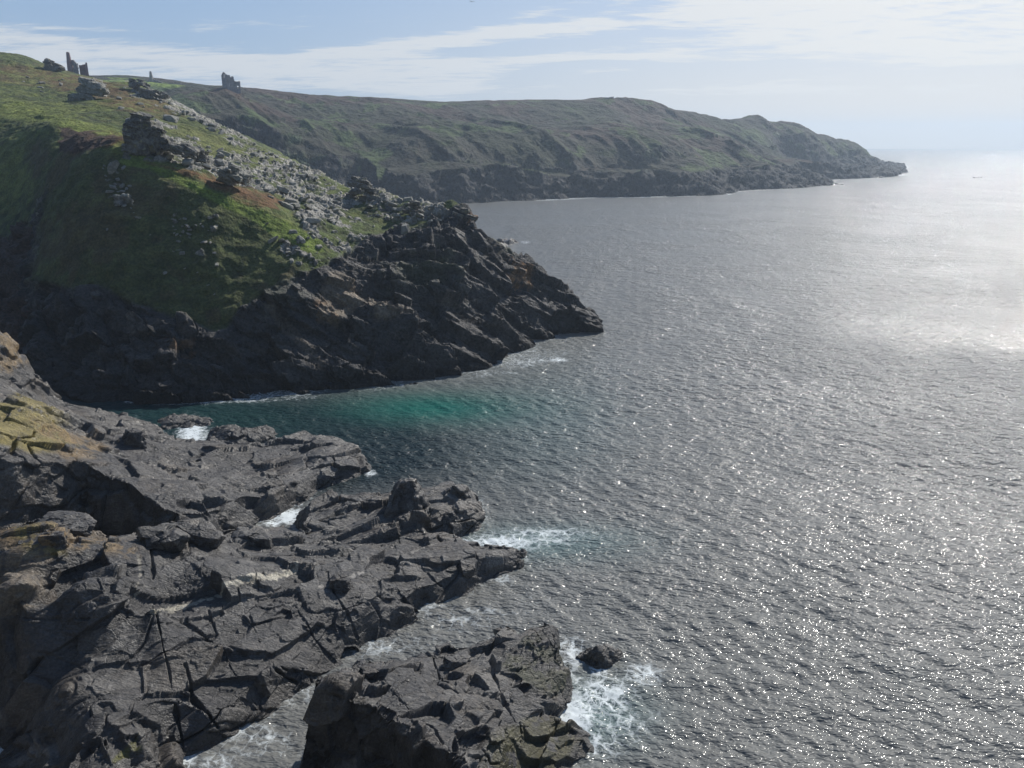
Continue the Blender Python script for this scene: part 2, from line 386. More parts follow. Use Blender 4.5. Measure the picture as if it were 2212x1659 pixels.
green = np.array([0.044, 0.050, 0.026]); brown = np.array([0.072, 0.050, 0.038]); olive = np.array([0.050, 0.049, 0.034])
C = np.tile(olive, (len(V), 1)); C = lerp(C, brown, sstep(fb+0.35*fb2, -0.02, 0.3)); C = lerp(C, green, sstep(-fb+0.5*fb2, 0.05, 0.35))
C = lerp(C, [0.08, 0.12, 0.035], sstep(fbm(V, 25, 3, 83)+(1-sstep(np.abs(slope-.2), 0.05, .2))*0.2, 0.28, 0.45)*0.7)
rc = lerp(np.tile([0.034, 0.034, 0.036], (len(V), 1)), [0.105, 0.10, 0.095], sstep(o1*0.5+fb2, 0.25, 0.8)*sstep(z, 8, 25))
rc = lerp(rc, [0.055, 0.085, 0.03], sstep(fb2+0.3*o0, 0.0, .4)*sstep(z, 12, 30)*0.8)
C = lerp(C, rc, rockA)
fl = pmask(px, py, [(205, 174), (260, 171), (345, 178), (400, 186), (370, 190), (300, 185), (240, 182)], 2)
fl2 = pmask(px, py, [(225, 166.5), (300, 169), (315, 171.5), (240, 170)], 1)
C = lerp(C, [0.20, 0.27, 0.05], np.maximum(fl, fl2*.8)*(y > 600))
q, used = grid_quads(nr, nc, z > -4)
o = mesh_np('far_headland', V[used], q, M_FAR, C[used], {'rock': rockA[used]})
tag(o, kind='structure')

# ------------------------------------------------------------------ MIDDLE HEADLAND
B_pts = [P(px, py, d=d) for px, py, d in [
    # skyline
    (985, 441, 175), (930, 448, 180), (880, 434, 186), (840, 424, 190), (800, 418, 193), (775, 415, 196), (745, 412, 205), (700, 386, 215), (650, 361, 230), (600, 336, 245), (540, 311, 262), (500, 286, 272),
    (440, 256, 290), (400, 232, 303), (350, 212, 320), (320, 197, 328), (280, 181, 340), (230, 180, 352), (195, 172, 372), (150, 158, 380), (120, 151, 378), (100, 141, 375), (60, 123, 378), (30, 118, 380), (0, 115, 382), (-150, 100, 390), (-400, 80, 400),
    # right silhouette
    (1270, 692, 166), (1215, 645, 168), (1170, 608, 170), (1130, 578, 171), (1080, 560, 172), (1055, 530, 173), (1035, 500, 174), (1012, 465, 175),
    # columns
    (1200, 720, 162), (1150, 740, 154), (1150, 660, 162), (1080, 650, 158), (1080, 740, 147),
    (1000, 740, 139), (1000, 660, 146), (1000, 600, 152), (1000, 550, 158), (1000, 500, 165), (930, 480, 170),
    (900, 760, 133), (900, 680, 141), (900, 600, 149), (900, 550, 156), (900, 500, 166),
    (800, 760, 131), (800, 680, 138), (800, 600, 146), (800, 550, 154), (800, 500, 166), (800, 460, 180), (800, 435, 188),
    (700, 760, 128), (700, 690, 133), (700, 620, 140), (700, 560, 148), (700, 510, 160), (700, 460, 178), (700, 420, 196),
    (620, 690, 131), (620, 620, 137), (620, 560, 146), (630, 500, 157), (620, 440, 176), (620, 390, 205), (620, 350, 238),
    (550, 760, 125), (550, 690, 129), (550, 630, 136), (550, 560, 145), (550, 500, 153), (545, 447, 160), (550, 420, 172), (550, 380, 196), (550, 340, 232),
    (480, 700, 128), (480, 600, 139), (480, 500, 150), (475, 418, 161), (480, 395, 172), (480, 350, 195), (480, 310, 235),
    (400, 690, 128), (400, 600, 138), (400, 500, 148), (400, 420, 157), (395, 378, 163), (400, 350, 178), (400, 325, 190), (400, 300, 215), (400, 270, 245),
    (300, 640, 132), (300, 550, 142), (300, 450, 153), (300, 370, 163), (300, 332, 170), (310, 315, 182), (300, 290, 205), (300, 250, 235), (300, 220, 270), (280, 195, 310),
    (200, 600, 138), (200, 500, 147), (200, 420, 156), (200, 340, 167), (195, 324, 171), (240, 290, 190), (200, 301, 196), (190, 272, 203), (200, 240, 240), (200, 210, 280), (190, 185, 330),
    (130, 600, 139), (130, 500, 148), (130, 420, 157), (120, 340, 170), (110, 268, 196), (130, 320, 185), (100, 240, 235), (100, 200, 280), (90, 165, 330),
    (90, 500, 150), (80, 580, 146), (95, 400, 163), (100, 320, 180),
    (60, 490, 165), (40, 450, 178), (40, 400, 188), (30, 340, 196), (30, 290, 206), (0, 230, 240), (0, 180, 300), (0, 510, 178), (0, 430, 190), (-100, 300, 215), (-100, 420, 196), (-200, 500, 190),
    (30, 540, 166), (30, 640, 156), (30, 720, 148), (-100, 640, 162), (-100, 800, 140)]]
for px, py, d, dd, dz in [(985, 441, 175, 22, -9), (880, 434, 186, 25, -8), (775, 415, 196, 28, -8), (700, 386, 215, 30, -8), (600, 336, 245, 32, -9), (500, 286, 272, 35, -9), (400, 232, 303, 40, -9), (280, 181, 340, 45, -10), (60, 123, 378, 80, -8), (-150, 100, 390, 60, -5)]:
    q = P(px, py, d=d); B_pts.append((q[0], q[1]+dd, q[2]+dz))
for i, q in enumerate(B_pts):
    qx, qy = to_px(*q); qx = float(qx); qy = float(qy); d = q[1]
    if qy > 300 and 95 < qx < 760 and 128 < d < 215:
        f = min(1, (760-qx)/110)*min(1, (qx-95)/60); d2 = np.interp(d, [128, 172, 215], [128, 153, 215]); B_pts[i] = P(qx, qy, d=d+(float(d2)-d)*f)
B_pts += [P(170, 161, d=430), P(170, 160, d=455), P(110, 150, d=450), P(230, 172, d=440)]
tpsB = TPS(B_pts, L=100)
coastB = Poly([P(x, y, z=0)[:2]+(k,) for x, y, k in [
    (-500, 880, 2), (-100, 870, 2), (100, 868, 2.2), (260, 868, 2.4), (350, 872, 2.6), (480, 868, 2.4), (560, 866, 2.2), (640, 862, 2.0), (720, 858, 1.8), (800, 845, 1.5), (880, 832, 1.3), (960, 822, 1.3), (1050, 812, 1.2), (1100, 800, 1.2),
    (1180, 780, 1.0), (1220, 765, 1.0), (1270, 742, 1.1), (1285, 725, 1.2), (1286, 705, 1.2), (1255, 685, 1.1)]] + [(-2, 200, 1), (-12, 235, 1), (-25, 300, 1), (-60, 400, 1), (-150, 520, 1), (-900, 560, 1), (-900, 300, 2), (-400, 140, 2)])
def hB(x, y):
    p = np.stack([x, y, np.zeros_like(x)], 1)
    s, k = coastB(x+2.2*fbm(p, 13, 3, 15), y+2.2*fbm(p, 13, 3, 19))
    u = tpsB(x, y)
    u = u + 0.55*fbm(p, 16, 3, 133)*sstep(s, 3, 12) + 1.5*fbm(p*np.array([.8, 1, 1]), 24, 3, 137)*sstep(y, 185, 225)*(1-sstep(y, 330, 370))
    gp = np.stack([x*1.0+2*fbm(p, 20, 2, 13), y*0.30, np.zeros_like(x)], 1)
    u = u + 0.9*fbm(gp, 9, 3, 121, 0.5, ridged=True)*(1-sstep(s, 35, 70))*sstep(s, 2, 9)
    cl = np.where(s > 0, k*s+0.4*np.minimum(s, 1.5), s*0.6)
    # irregular cliff foot
    z = np.minimum(u, cl)
    return np.maximum(z, -3), s
rad = np.concatenate([np.linspace(104, 190, 470), np.linspace(190.4, 300, 260), np.linspace(301, 470, 140)])
x, y, nr, nc = arc_polar(-39, 8.5, 1000, rad, lambda a, b: hB(a, b)[0])
z, sB = hB(x, y)
V = np.stack([x, y, z], 1); px, py = to_px(x, y, z); N = grid_normals(V, nr, nc); slope = 1-N[:, 2]
wob = np.stack([fbm(V, 9, 4, 201), fbm(V, 9, 4, 202)], 1)*26
mx, my = px+wob[:, 0], py+wob[:, 1]*0.8
cliff = pmask(mx, my, [(60, 480), (85, 600), (157, 621), (213, 621), (287, 661), (347, 674), (410, 681), (467, 714), (493, 717), (520, 677), (575, 640), (633, 604), (667, 590), (720, 560), (760, 530), (830, 512), (900, 496), (940, 466), (985, 455), (1020, 430), (1500, 430), (1500, 1100), (-700, 1100), (-700, 520), (0, 515)], 7)
earth = pmask(mx, my, [(-600, 520), (0, 515), (62, 478), (60, 740), (30, 760), (-600, 760)], 6)
pale1 = pmask(mx, my, [(262, 280), (345, 262), (420, 315), (470, 340), (560, 325), (640, 352), (740, 398), (765, 440), (745, 500), (690, 520), (640, 480), (598, 450), (593, 425), (520, 400), (440, 375), (400, 352), (330, 342), (275, 325)], 10)
pale2 = pmask(mx, my, [(745, 385), (775, 372), (830, 400), (960, 435), (1000, 470), (900, 500), (850, 475), (790, 470)], 8)
pale3 = np.maximum(pmask(mx, my, [(165, 178), (222, 178), (232, 212), (190, 215)], 5), pmask(mx, my, [(270, 178), (345, 190), (400, 225), (560, 318), (520, 320), (380, 240), (290, 205)], 6))
pale4 = 0.8*np.maximum(pmask(mx, my, [(205, 350), (262, 345), (290, 430), (290, 460), (240, 440)], 8), pmask(mx, my, [(370, 465), (460, 465), (470, 560), (370, 545)], 10))
pale5 = pmask(mx, my, [(600, 520), (760, 470), (860, 500), (760, 540), (700, 590), (640, 590)], 10)*0.75
pale = np.max([pale1, pale2, pale3, pale4, pale5], 0)
patch = fbm(V, 4.5, 4, 210)
prock = sstep(pale*0.62+patch*0.7+0.55*fbm(V*np.array([1, 1.6, 1.6]), 1.9, 2, 215), 0.58, 0.68)*(pale > 0.02)
rock = np.maximum(np.maximum(cliff, prock), sstep(slope+0.1*patch, 0.58, 0.68))
rot1 = rotm(22, 36, 14)
o0, t0, e0 = blocks(V, (13, 4.2, 4.6), rot1, 300)
o1, t1, e1 = blocks(V, (4.2, 1.5, 1.7), rot1, 310)
o2, t2, e2 = blocks(V, (1.5, .6, .7), rotm(10, 35, 20), 320)
above = sstep(z, -1.5, 0.5)
ckm = sstep(fbm(V, 9, 2, 333), -.1, .3)
w0 = sstep(e0, 0, .035); w1 = sstep(e1, 0, .06)
dr = 1.4*o0*w0+2.7*t0*w0+0.42*o1*w1+0.8*t1*w1+0.07*o2+0.14*t2-0.6*ckm*(1-sstep(e0, 0, .07))-0.15*ckm*(1-sstep(e1, 0, .1))+.5*fbm(V, 7, 3, 334)
dp = 0.25+0.35*o0+0.36*o1+0.75*t1+0.14*o2+0.28*t2-0.35*(1-sstep(e1, 0, .12))
tuft = 0.20*fbm(V*np.array([1, 1, 1.6]), 1.3, 3, 220)+0.55*fbm(V, 5, 3, 230)+0.35*fbm(V*np.array([.5, 1, 1.4]), 2.4, 2, 231)
# terracettes (sheep paths) on the turf
ter = 0.06*np.sin((z+0.8*fbm(V, 12, 2, 240))*4.2)*sstep(slope, 0.1, 0.25)
dg = tuft
disp = dg*(1-rock)+(cliff*dr+(1-cliff)*dp)*rock
# the far parts need less
V = V+N*(disp*above)[:, None]
grass = np.array([0.082, 0.108, 0.032]); dgr = np.array([0.048, 0.060, 0.024]); straw = np.array([0.17, 0.16, 0.055]); brk = np.array([0.155, 0.078, 0.038])
f1 = fbm(V, 18, 4, 250); f2 = fbm(V, 3, 4, 251); f3 = fbm(V, 0.9, 2, 252)
C = np.tile(grass, (len(V), 1)); C = lerp(C, dgr, sstep(f2+0.5*f1, 0.0, 0.4)); C = lerp(C, straw, sstep(-f2+0.6*f1+0.3*f3, 0.12, 0.5)*0.55)
f4 = fbm(V*np.array([.35, 1, 1.6]), 1.5, 3, 255); C = lerp(C, [0.045, 0.050, 0.024], sstep(f4, .02, .4)*.5); C = lerp(C, [0.125, 0.125, 0.05], sstep(-f4, .12, .45)*.45)
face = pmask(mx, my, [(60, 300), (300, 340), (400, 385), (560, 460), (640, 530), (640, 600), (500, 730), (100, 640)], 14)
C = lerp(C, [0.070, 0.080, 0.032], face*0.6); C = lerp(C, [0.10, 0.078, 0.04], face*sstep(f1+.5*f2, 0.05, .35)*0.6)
lit_strip = pmask(mx*0.3+px*0.7, my*0.3+py*0.7, [(290, 325), (340, 345), (420, 395), (500, 430), (560, 452), (620, 478), (690, 520), (700, 545), (640, 545), (560, 482), (470, 440), (380, 398), (320, 362), (250, 350), (280, 330)], 5)
C = lerp(C, [0.15, 0.205, 0.035], lit_strip*0.8)  # sunlit band along the crest, painted into the grass colour
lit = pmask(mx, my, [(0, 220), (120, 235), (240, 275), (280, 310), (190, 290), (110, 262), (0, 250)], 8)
C = lerp(C, [0.17, 0.20, 0.045], lit*0.75); C = lerp(C, [0.145, 0.175, 0.04], (1-cliff)*sstep(f1-0.4*f2, -.05, .4)*(1-face)*.55)  # sunlight painted into the turf colour, leaving out the shaded face
C = lerp(C, [0.17, 0.175, 0.05], pmask(mx, my, [(330, 250), (420, 280), (540, 330), (640, 365), (560, 330), (470, 335), (400, 300)], 14)*0.6)  # another sunlit patch painted into the turf, behind the crest
bk = np.max([pmask(mx, my, [(318, 345), (420, 362), (470, 385), (530, 408), (612, 425), (612, 447), (560, 450), (500, 428), (420, 392), (350, 362)], 5),
             pmask(mx, my, [(125, 272), (190, 285), (275, 296), (262, 306), (215, 322), (170, 335), (125, 335)], 5),
             pmask(mx, my, [(110, 165), (200, 165), (330, 210), (400, 250), (350, 255), (250, 225), (130, 200), (90, 175)], 10)*0.75,
             pmask(mx, my, [(0, 130), (110, 150), (120, 180), (0, 165)], 10)*0.6], 0)
C = lerp(C, brk, bk*sstep(f2*0.6+f3*0.3, -0.5, 0.1)*0.85)
C = lerp(C, [0.065, 0.042, 0.034], pmask(mx, my, [(125, 270), (190, 285), (262, 297), (215, 322), (170, 335), (125, 335)], 4)*0.9)
pr = lerp(np.tile([0.29, 0.28, 0.25], (len(V), 1)), [0.13, 0.125, 0.115], sstep(-o1*0.5+f2*0.7-0.4*f3, 0.05, 0.6))
pr = lerp(pr, [0.24, 0.22, 0.11], sstep(f1+f3, 0.2, .8)*0.35)
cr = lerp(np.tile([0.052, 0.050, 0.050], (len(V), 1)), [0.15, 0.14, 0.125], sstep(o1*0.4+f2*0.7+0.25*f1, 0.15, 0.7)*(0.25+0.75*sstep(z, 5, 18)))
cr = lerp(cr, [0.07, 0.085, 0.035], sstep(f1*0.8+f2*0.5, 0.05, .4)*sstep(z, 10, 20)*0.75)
tan = np.max([pmask(mx, my, [(690, 600), (740, 590), (800, 650), (740, 700), (690, 680)], 8), pmask(mx, my, [(560, 655), (600, 665), (720, 800), (690, 800)], 4)*.5, pmask(mx, my, [(780, 640), (850, 650), (900, 700), (820, 690)], 8)], 0)
cr = lerp(cr, [0.21, 0.17, 0.125], tan*0.75)
orange = np.max([pmask(mx, my, [(1075, 555), (1130, 575), (1165, 610), (1150, 625), (1100, 600)], 6), pmask(mx, my, [(1010, 460), (1030, 480), (1020, 490), (1005, 475)], 4),
                 pmask(mx, my, [(350, 725), (420, 725), (420, 770), (360, 760)], 6)*.7, pmask(mx, my, [(675, 655), (735, 655), (740, 690), (690, 690)], 6)*.8], 0)
cr = lerp(cr, [0.26, 0.14, 0.055], orange*sstep(f2+f3*.5, -0.35, 0.25)*0.75)
cr = lerp(cr, [0.085, 0.055, 0.04], earth*0.8)
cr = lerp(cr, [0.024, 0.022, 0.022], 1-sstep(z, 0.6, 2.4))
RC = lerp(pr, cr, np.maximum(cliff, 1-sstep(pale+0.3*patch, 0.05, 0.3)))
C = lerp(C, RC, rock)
q, used = grid_quads(nr, nc, z > -2)
B_V, B_px = V.copy(), np.stack(to_px(*V.T), 1)
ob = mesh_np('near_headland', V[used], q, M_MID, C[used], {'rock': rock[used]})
tag(ob, kind='structure')

# ------------------------------------------------------------------ NEAR SHORE ROCKS
def shore_rock(name, tps_pts, coast, a0, a1, na, r0, r1, nr_, seed, colour, label, cat, amp=1.0, rot=(12, -22, 28), big=(6.5, 2.8, 4.0), cracks=(), edge=0.9, rough_u=0.25, extra=None, kind=None, group=None, floor=-1.6):
    tps = TPS([P(a, b, z=c) for a, b, c in tps_pts], L=20) if callable(tps_pts) is False else tps_pts
    def hf(x, y):
        p = np.stack([x, y, np.zeros_like(x)], 1)
        s, k = coast(x+edge*fbm(p, 3.6, 2, seed), y+edge*fbm(p, 3.6, 2, seed+5))
        u = tps(x, y)+rough_u*fbm(p, 5, 3, seed+7)
        return np.maximum(np.minimum(u, np.where(s > 0, k*s, s*0.7)), floor-0.6), s
    x, y, nr, nc = arc_polar(a0, a1, na, np.linspace(r0, r1, nr_), lambda a, b: hf(a, b)[0])
    z, s = hf(x, y)
    V = np.stack([x, y, z], 1); px, py = to_px(x, y, z)
    if extra: V, z = extra(V, px, py, s)
    N = grid_normals(V, nr, nc)
    rot1 = rotm(*rot)
    o0, t0, e0 = blocks(V, big, rot1, seed+20)
    o1, t1, e1 = blocks(V, tuple(b*0.40 for b in big), rot1, seed+30)
    o2, t2, e2 = blocks(V, tuple(b*0.15 for b in big), rotm(rot[0]+8, rot[1]-6, rot[2]+10), seed+40)
    above = sstep(V[:, 2], -1.2, 0.3)
    w0 = sstep(e0, 0, .045); w1 = sstep(e1, 0, .07); w2 = sstep(e2, 0, .10); q0, q1, q2, r0_, r1_, r2_ = o0*w0, o1*w1, o2*w2, t0*w0, t1*w1, t2*w2
    m1 = sstep(fbm(V, 5, 2, seed+61), -0.05, 0.35); m2 = sstep(fbm(V, 2.6, 2, seed+62), 0.0, 0.35)
    ck = sstep(fbm(V, 3.5, 2, seed+64), -.25, .35)
    d = amp*(0.36*q0+0.85*r0_+(0.07+0.13*m1)*q1+(0.14+0.26*m1)*r1_+0.06*m2*q2+(0.03+0.11*m2)*r2_-0.30*ck*(1-sstep(e0, 0, .035))-(0.02+0.10*m1)*ck*(1-sstep(e1, 0, .05))-0.03*m2*(1-sstep(e2, 0, .08)))+0.035*fbm(V, 0.8, 4, seed+8)+0.12*fbm(V, 2.5, 2, seed+63)
    for (line, wd, dep) in cracks:
        dm = np.full(len(V), 1e9)
        for a, b in zip(line[:-1], line[1:]):
            e = (b[0]-a[0], b[1]-a[1]); L = e[0]**2+e[1]**2; t = np.clip(((px-a[0])*e[0]+(py-a[1])*e[1])/L, 0, 1)
            dm = np.minimum(dm, np.hypot(px-a[0]-t*e[0], py-a[1]-t*e[1]))
        dm = dm+9*fbm(V, 2.2, 4, seed+66); ww = wd*(0.75+0.9*fbm(V, 2.2, 2, seed+67))
        d = d-dep*(0.35+0.65*ck)*(1-sstep(dm, ww*0.2, np.maximum(ww, 1.5)*1.15))
    V = V+N*(d*above)[:, None]
    C = colour(V, px, py, o0, o1, o2, e0, e1, s)
    q, used = grid_quads(nr, nc, (z > floor) & (s > -3))
    o = mesh_np(name, V[used], q, M_NEAR, C[used], {'rock': np.ones(used.sum())})
    return tag(o, label, cat, group, kind)
def rock_colour(seed, blobs=(), veins=(), wet=1.3):
    def f(V, px, py, o0, o1, o2, e0, e1, s):
        f1 = fbm(V, 6, 4, seed+50); f2 = fbm(V, 1.2, 4, seed+51); f3 = fbm(V, .35, 2, seed+52)
        C = lerp(np.tile([0.053, 0.051, 0.051], (len(V), 1)), [0.132, 0.125, 0.116], sstep(0.6*f1+0.4*o1+0.3*o0+0.35*f2, -0.15, 0.75))
        C = lerp(C, [0.098, 0.082, 0.066], sstep(-f1+0.4*o0+0.3*f3, 0.1, 0.6)*0.6)
        C = lerp(C, [0.055, 0.053, 0.054], sstep(-f2+0.3*f3-0.3*o0, 0.25, 0.7)*0.8)
        for (poly, soft, c, amt, th) in blobs:
            C = lerp(C, c, pmask(px+8*f2*3, py+8*f1*3, poly, soft)*sstep(f2+0.5*f3, th-0.25, th+0.2)*amt)
        for (line, wd, c) in veins:
            m = 0
            for a, b in zip(line[:-1], line[1:]):
                e = (b[0]-a[0], b[1]-a[1]); L = e[0]**2+e[1]**2
                t = np.clip(((px-a[0])*e[0]+(py-a[1])*e[1])/L, 0, 1)
                dd = np.hypot(px-a[0]-t*e[0], py-a[1]-t*e[1])+6*f3+5*f2
                m = np.maximum(m, 1-sstep(dd, wd*.5, wd*1.1))
            C = lerp(C, c, m*0.85)
        wetm = 1-sstep(V[:, 2]+0.5*f1, wet*0.5, wet)
        C = lerp(C, [0.036, 0.034, 0.034], wetm*0.85)
        return np.clip(C, 0.01, 1)
    return f
YEL = [0.185, 0.150, 0.045]; OCH = [0.20, 0.135, 0.062]; TAN = [0.17, 0.138, 0.10]

# upper-left rock: lichen-topped hump running down to a low lobe in the water
C1_t = [(-300, 735, 15), (0, 733, 14), (30, 747, 13.5), (60, 792, 10.5), (100, 850, 5.5), (0, 830, 11), (60, 850, 8), (150, 872, 3.5), (200, 900, 3.6), (180, 880, 3.8), (260, 905, 2.2), (330, 950, 3.3), (400, 990, 3.4), (455, 975, 3.4), (470, 1000, 2.6), (550, 1040, 2.8),
        (620, 1000, 2.0), (700, 968, 2.2), (760, 985, 1.8), (700, 1020, 1.7), (650, 1050, 1.9), (600, 1072, 2.2), (500, 1080, 3.4), (400, 1060, 4.8), (400, 1115, 4.8), (330, 1085, 5.8), (300, 1000, 5.8), (250, 960, 6.6), (290, 935, 6.8), (170, 1000, 8.6),
        (150, 950, 9.4), (100, 928, 11.2), (60, 886, 13.2), (10, 884, 13.6), (0, 950, 12.2), (-150, 900, 15), (-300, 900, 16), (-150, 1000, 13), (100, 990, 9.6), (290, 1060, 6.4), (0, 1010, 10.8), (560, 1110, 2.6), (230, 1030, 7.3)]
coast1 = cpoly([(-500, 1010, 14, 7), (-100, 1015, 12, 7), (0, 1018, 10.6, 7), (100, 1010, 9.4, 7), (172, 1008, 8.4, 7), (230, 1040, 7.2, 7), (292, 1068, 6.2, 7), (345, 1100, 5.4, 6), (400, 1125, 4.5, 6), (470, 1135, 2.6, 5), (520, 1130, 1.5, 3), (572, 1126, 0, 2), (610, 1112, 0, 2), (655, 1084, 0, 2.5),
                (695, 1056, 0, 2.5), (735, 1043, 0, 1.5), (790, 1026, 0, 1.6), (798, 1003, 0, 1.8), (775, 972, 0, 2), (730, 958, 0, 2), (660, 955, 0, 1.5), (620, 968, 0, 1.5), (565, 985, 0, 1.5), (500, 985, 0, 2), (455, 955, 0, 2), (430, 975, 0, 1), (395, 975, 0, 1), (365, 950, 0, 1), (345, 930, 0, 1.5), (310, 905, 0, 1.5), (262, 886, 0, 1.2),
                (232, 868, 0, 1.2), (150, 852, 0, 1), (60, 845, 0, 2), (-100, 840, 0, 2), (-500, 860, 0, 2)])
lich1 = [([(-50, 700), (40, 720), (70, 770), (20, 800), (-50, 800)], 10, OCH, .8, -0.1),
         ([(-60, 870), (60, 860), (150, 920), (160, 960), (60, 975), (-60, 975)], 10, YEL, .95, -0.5), ([(60, 900), (200, 940), (240, 975), (140, 985)], 10, OCH, .8, -0.15)]
shore_rock('rocky_promontory', C1_t, coast1, -41, -8, 720, 66, 124, 720, 1000, rock_colour(1000, lich1), 'dark rock spur with a yellow lichen crown, sloping to a low lobe in the cove', 'rock promontory')
# the big cracked slab
C2_t = [(-300, 1130, 11), (0, 1130, 9.6), (60, 1112, 9.6), (170, 1112, 9.0), (215, 1150, 7.6), (280, 1142, 7.8), (340, 1160, 6.6), (400, 1128, 7.0), (470, 1135, 6.2), (560, 1138, 5.0), (640, 1150, 3.4), (700, 1115, 2.0), (780, 1115, 2.0), (860, 1100, 2.2), (960, 1080, 2.4), (1020, 1090, 1.8),
        (0, 1200, 9.4), (140, 1190, 9.2), (300, 1180, 8.2), (0, 1270, 9.0), (150, 1270, 8.8), (280, 1260, 8.4), (310, 1240, 7.4), (450, 1180, 6.2), (450, 1250, 6.4), (600, 1200, 4.6), (700, 1180, 3.2), (600, 1280, 5.0), (700, 1250, 4.2), (800, 1200, 3.0), (800, 1280, 3.2), (900, 1200, 2.4), (900, 1270, 2.0),
        (1000, 1220, 1.8), (1050, 1205, 1.7), (1110, 1203, 0.8), (1000, 1265, 1.2), (850, 1330, 1.6), (750, 1370, 1.6), (700, 1330, 3.2), (600, 1360, 3.6), (500, 1300, 5.4), (400, 1320, 5.6), (0, 1320, 8.2), (160, 1325, 7.9), (330, 1310, 7.2), (0, 1355, 5.4), (160, 1350, 5.4), (320, 1335, 5.6),
        (300, 1400, 5.2), (150, 1420, 5.2), (400, 1400, 4.6), (500, 1400, 3.8), (600, 1440, 2.2), (650, 1450, 1.4), (300, 1500, 4.2), (420, 1500, 3.0), (520, 1500, 2.2), (460, 1570, 1.4), (350, 1570, 3.0), (250, 1600, 3.6), (200, 1500, 4.6), (170, 1600, 3.8), (130, 1490, 4.8), (60, 1440, 5.2), (0, 1410, 5.4), (0, 1520, .9), (50, 1590, .8), (-100, 1500, 1.5), (0, 1659, .7), (90, 1680, .6), (300, 1659, 2.6), (200, 1700, 3.2), (350, 1650, 1.2)]
coast2 = cpoly([(-400, 1125, 11, 6), (0, 1118, 9.6, 6), (60, 1104, 9.4, 6), (170, 1106, 8.8, 6), (212, 1144, 7.4, 5), (280, 1138, 7.6, 5), (340, 1150, 6.4, 5), (400, 1122, 6.8, 5), (470, 1128, 6.0, 4), (560, 1131, 4.6, 3), (640, 1140, 2.4, 3), (655, 1120, 0, 2), (720, 1106, 0, 2), (800, 1100, 0, 2), (860, 1088, 0, 2), (940, 1080, 0, 2), (965, 1070, 0, 2),
                (1032, 1080, 0, 2), (1040, 1108, 0, 2), (1020, 1140, 0, 1.5), (990, 1155, 0, 1.5), (935, 1163, 0, 1.2), (960, 1178, 0, 1.2), (1010, 1172, 0, 1.5), (1000, 1190, 0, 1.5), (1045, 1185, 0, 1.8), (1125, 1197, 0, 1.2), (1122, 1213, 0, 1.4), (1078, 1246, 0, 1.6), (1040, 1270, 0, 1.8), (980, 1292, 0, 1.8), (940, 1312, 0, 1.8), (870, 1350, 0, 1.8),
                (820, 1374, 0, 1.6), (760, 1404, 0, 1.6), (700, 1440, 0, 1.6), (660, 1482, 0, 2), (610, 1510, 0, 2), (560, 1552, 0, 2), (500, 1588, 0, 2), (440, 1604, 0, 2), (395, 1616, 0, 2), (372, 1665, 0, 2), (350, 1800, 0, 2), (150, 1850, 0, 2),
                (-100, 1900, 0, 2), (-500, 1900, 0, 2)])
lich2 = [([(-50, 1120), (80, 1120), (290, 1170), (300, 1200), (200, 1195), (150, 1170), (60, 1220), (-50, 1230)], 14, OCH, .75, -0.05), ([(30, 1140), (120, 1140), (150, 1185), (60, 1190)], 8, YEL, .7, -.05),
         ([(-50, 1170), (100, 1180), (80, 1300), (-50, 1340)], 12, TAN, .7, -.2), ([(240, 1640), (290, 1600), (310, 1590), (300, 1630)], 6, [0.09, 0.09, 0.02], .8, -.3)]
vein2 = [([(330, 1320), (430, 1285), (520, 1260), (600, 1240), (640, 1225)], 5, [0.40, 0.37, 0.30]), ([(300, 1200), (305, 1260), (310, 1300)], 3, [0.26, 0.24, 0.2]), ([(690, 1270), (740, 1255), (800, 1230)], 2, [0.3, 0.28, 0.25]), ([(890, 1200), (960, 1175)], 4, [0.26, 0.24, 0.21])]
crk2 = [([(328, 1180), (333, 1260), (340, 1330), (352, 1400), (372, 1480), (385, 1560), (395, 1610)], 3.3, 0.40), ([(400, 1335), (440, 1370), (500, 1400), (560, 1430), (640, 1475)], 3.9, 0.40), ([(705, 1240), (722, 1280), (750, 1330), (775, 1380)], 3.3, 0.40),
        ([(450, 1310), (470, 1370), (500, 1440), (560, 1530)], 2.8, 0.25), ([(400, 1440), (420, 1500), (470, 1570)], 5.6, 0.55), ([(540, 1330), (560, 1390)], 2.2, 0.20), ([(480, 1300), (485, 1370)], 2.2, 0.20), ([(640, 1310), (680, 1380), (720, 1430)], 3.3, 0.25),
        ([(0, 1335), (100, 1338), (200, 1335), (330, 1322)], 3.3, 0.45), ([(120, 1260), (125, 1330)], 2.0, 0.12), ([(280, 1420), (340, 1440)], 2.2, 0.15), ([(60, 1400), (170, 1440), (230, 1520)], 2.2, 0.20), ([(800, 1230), (850, 1280), (900, 1310)], 2.8, 0.25), ([(900, 1215), (960, 1270)], 2.8, 0.25), ([(700, 1190), (760, 1215), (900, 1225), (1000, 1240)], 2.2, 0.20)]
shore_rock('rock_platform', C2_t, coast2, -44, 5, 1150, 30, 92, 1020, 1100, rock_colour(1100, lich2, vein2), 'broad grey cracked rock platform sloping from the lower left corner down to the sea', 'rock platform', cracks=crk2)
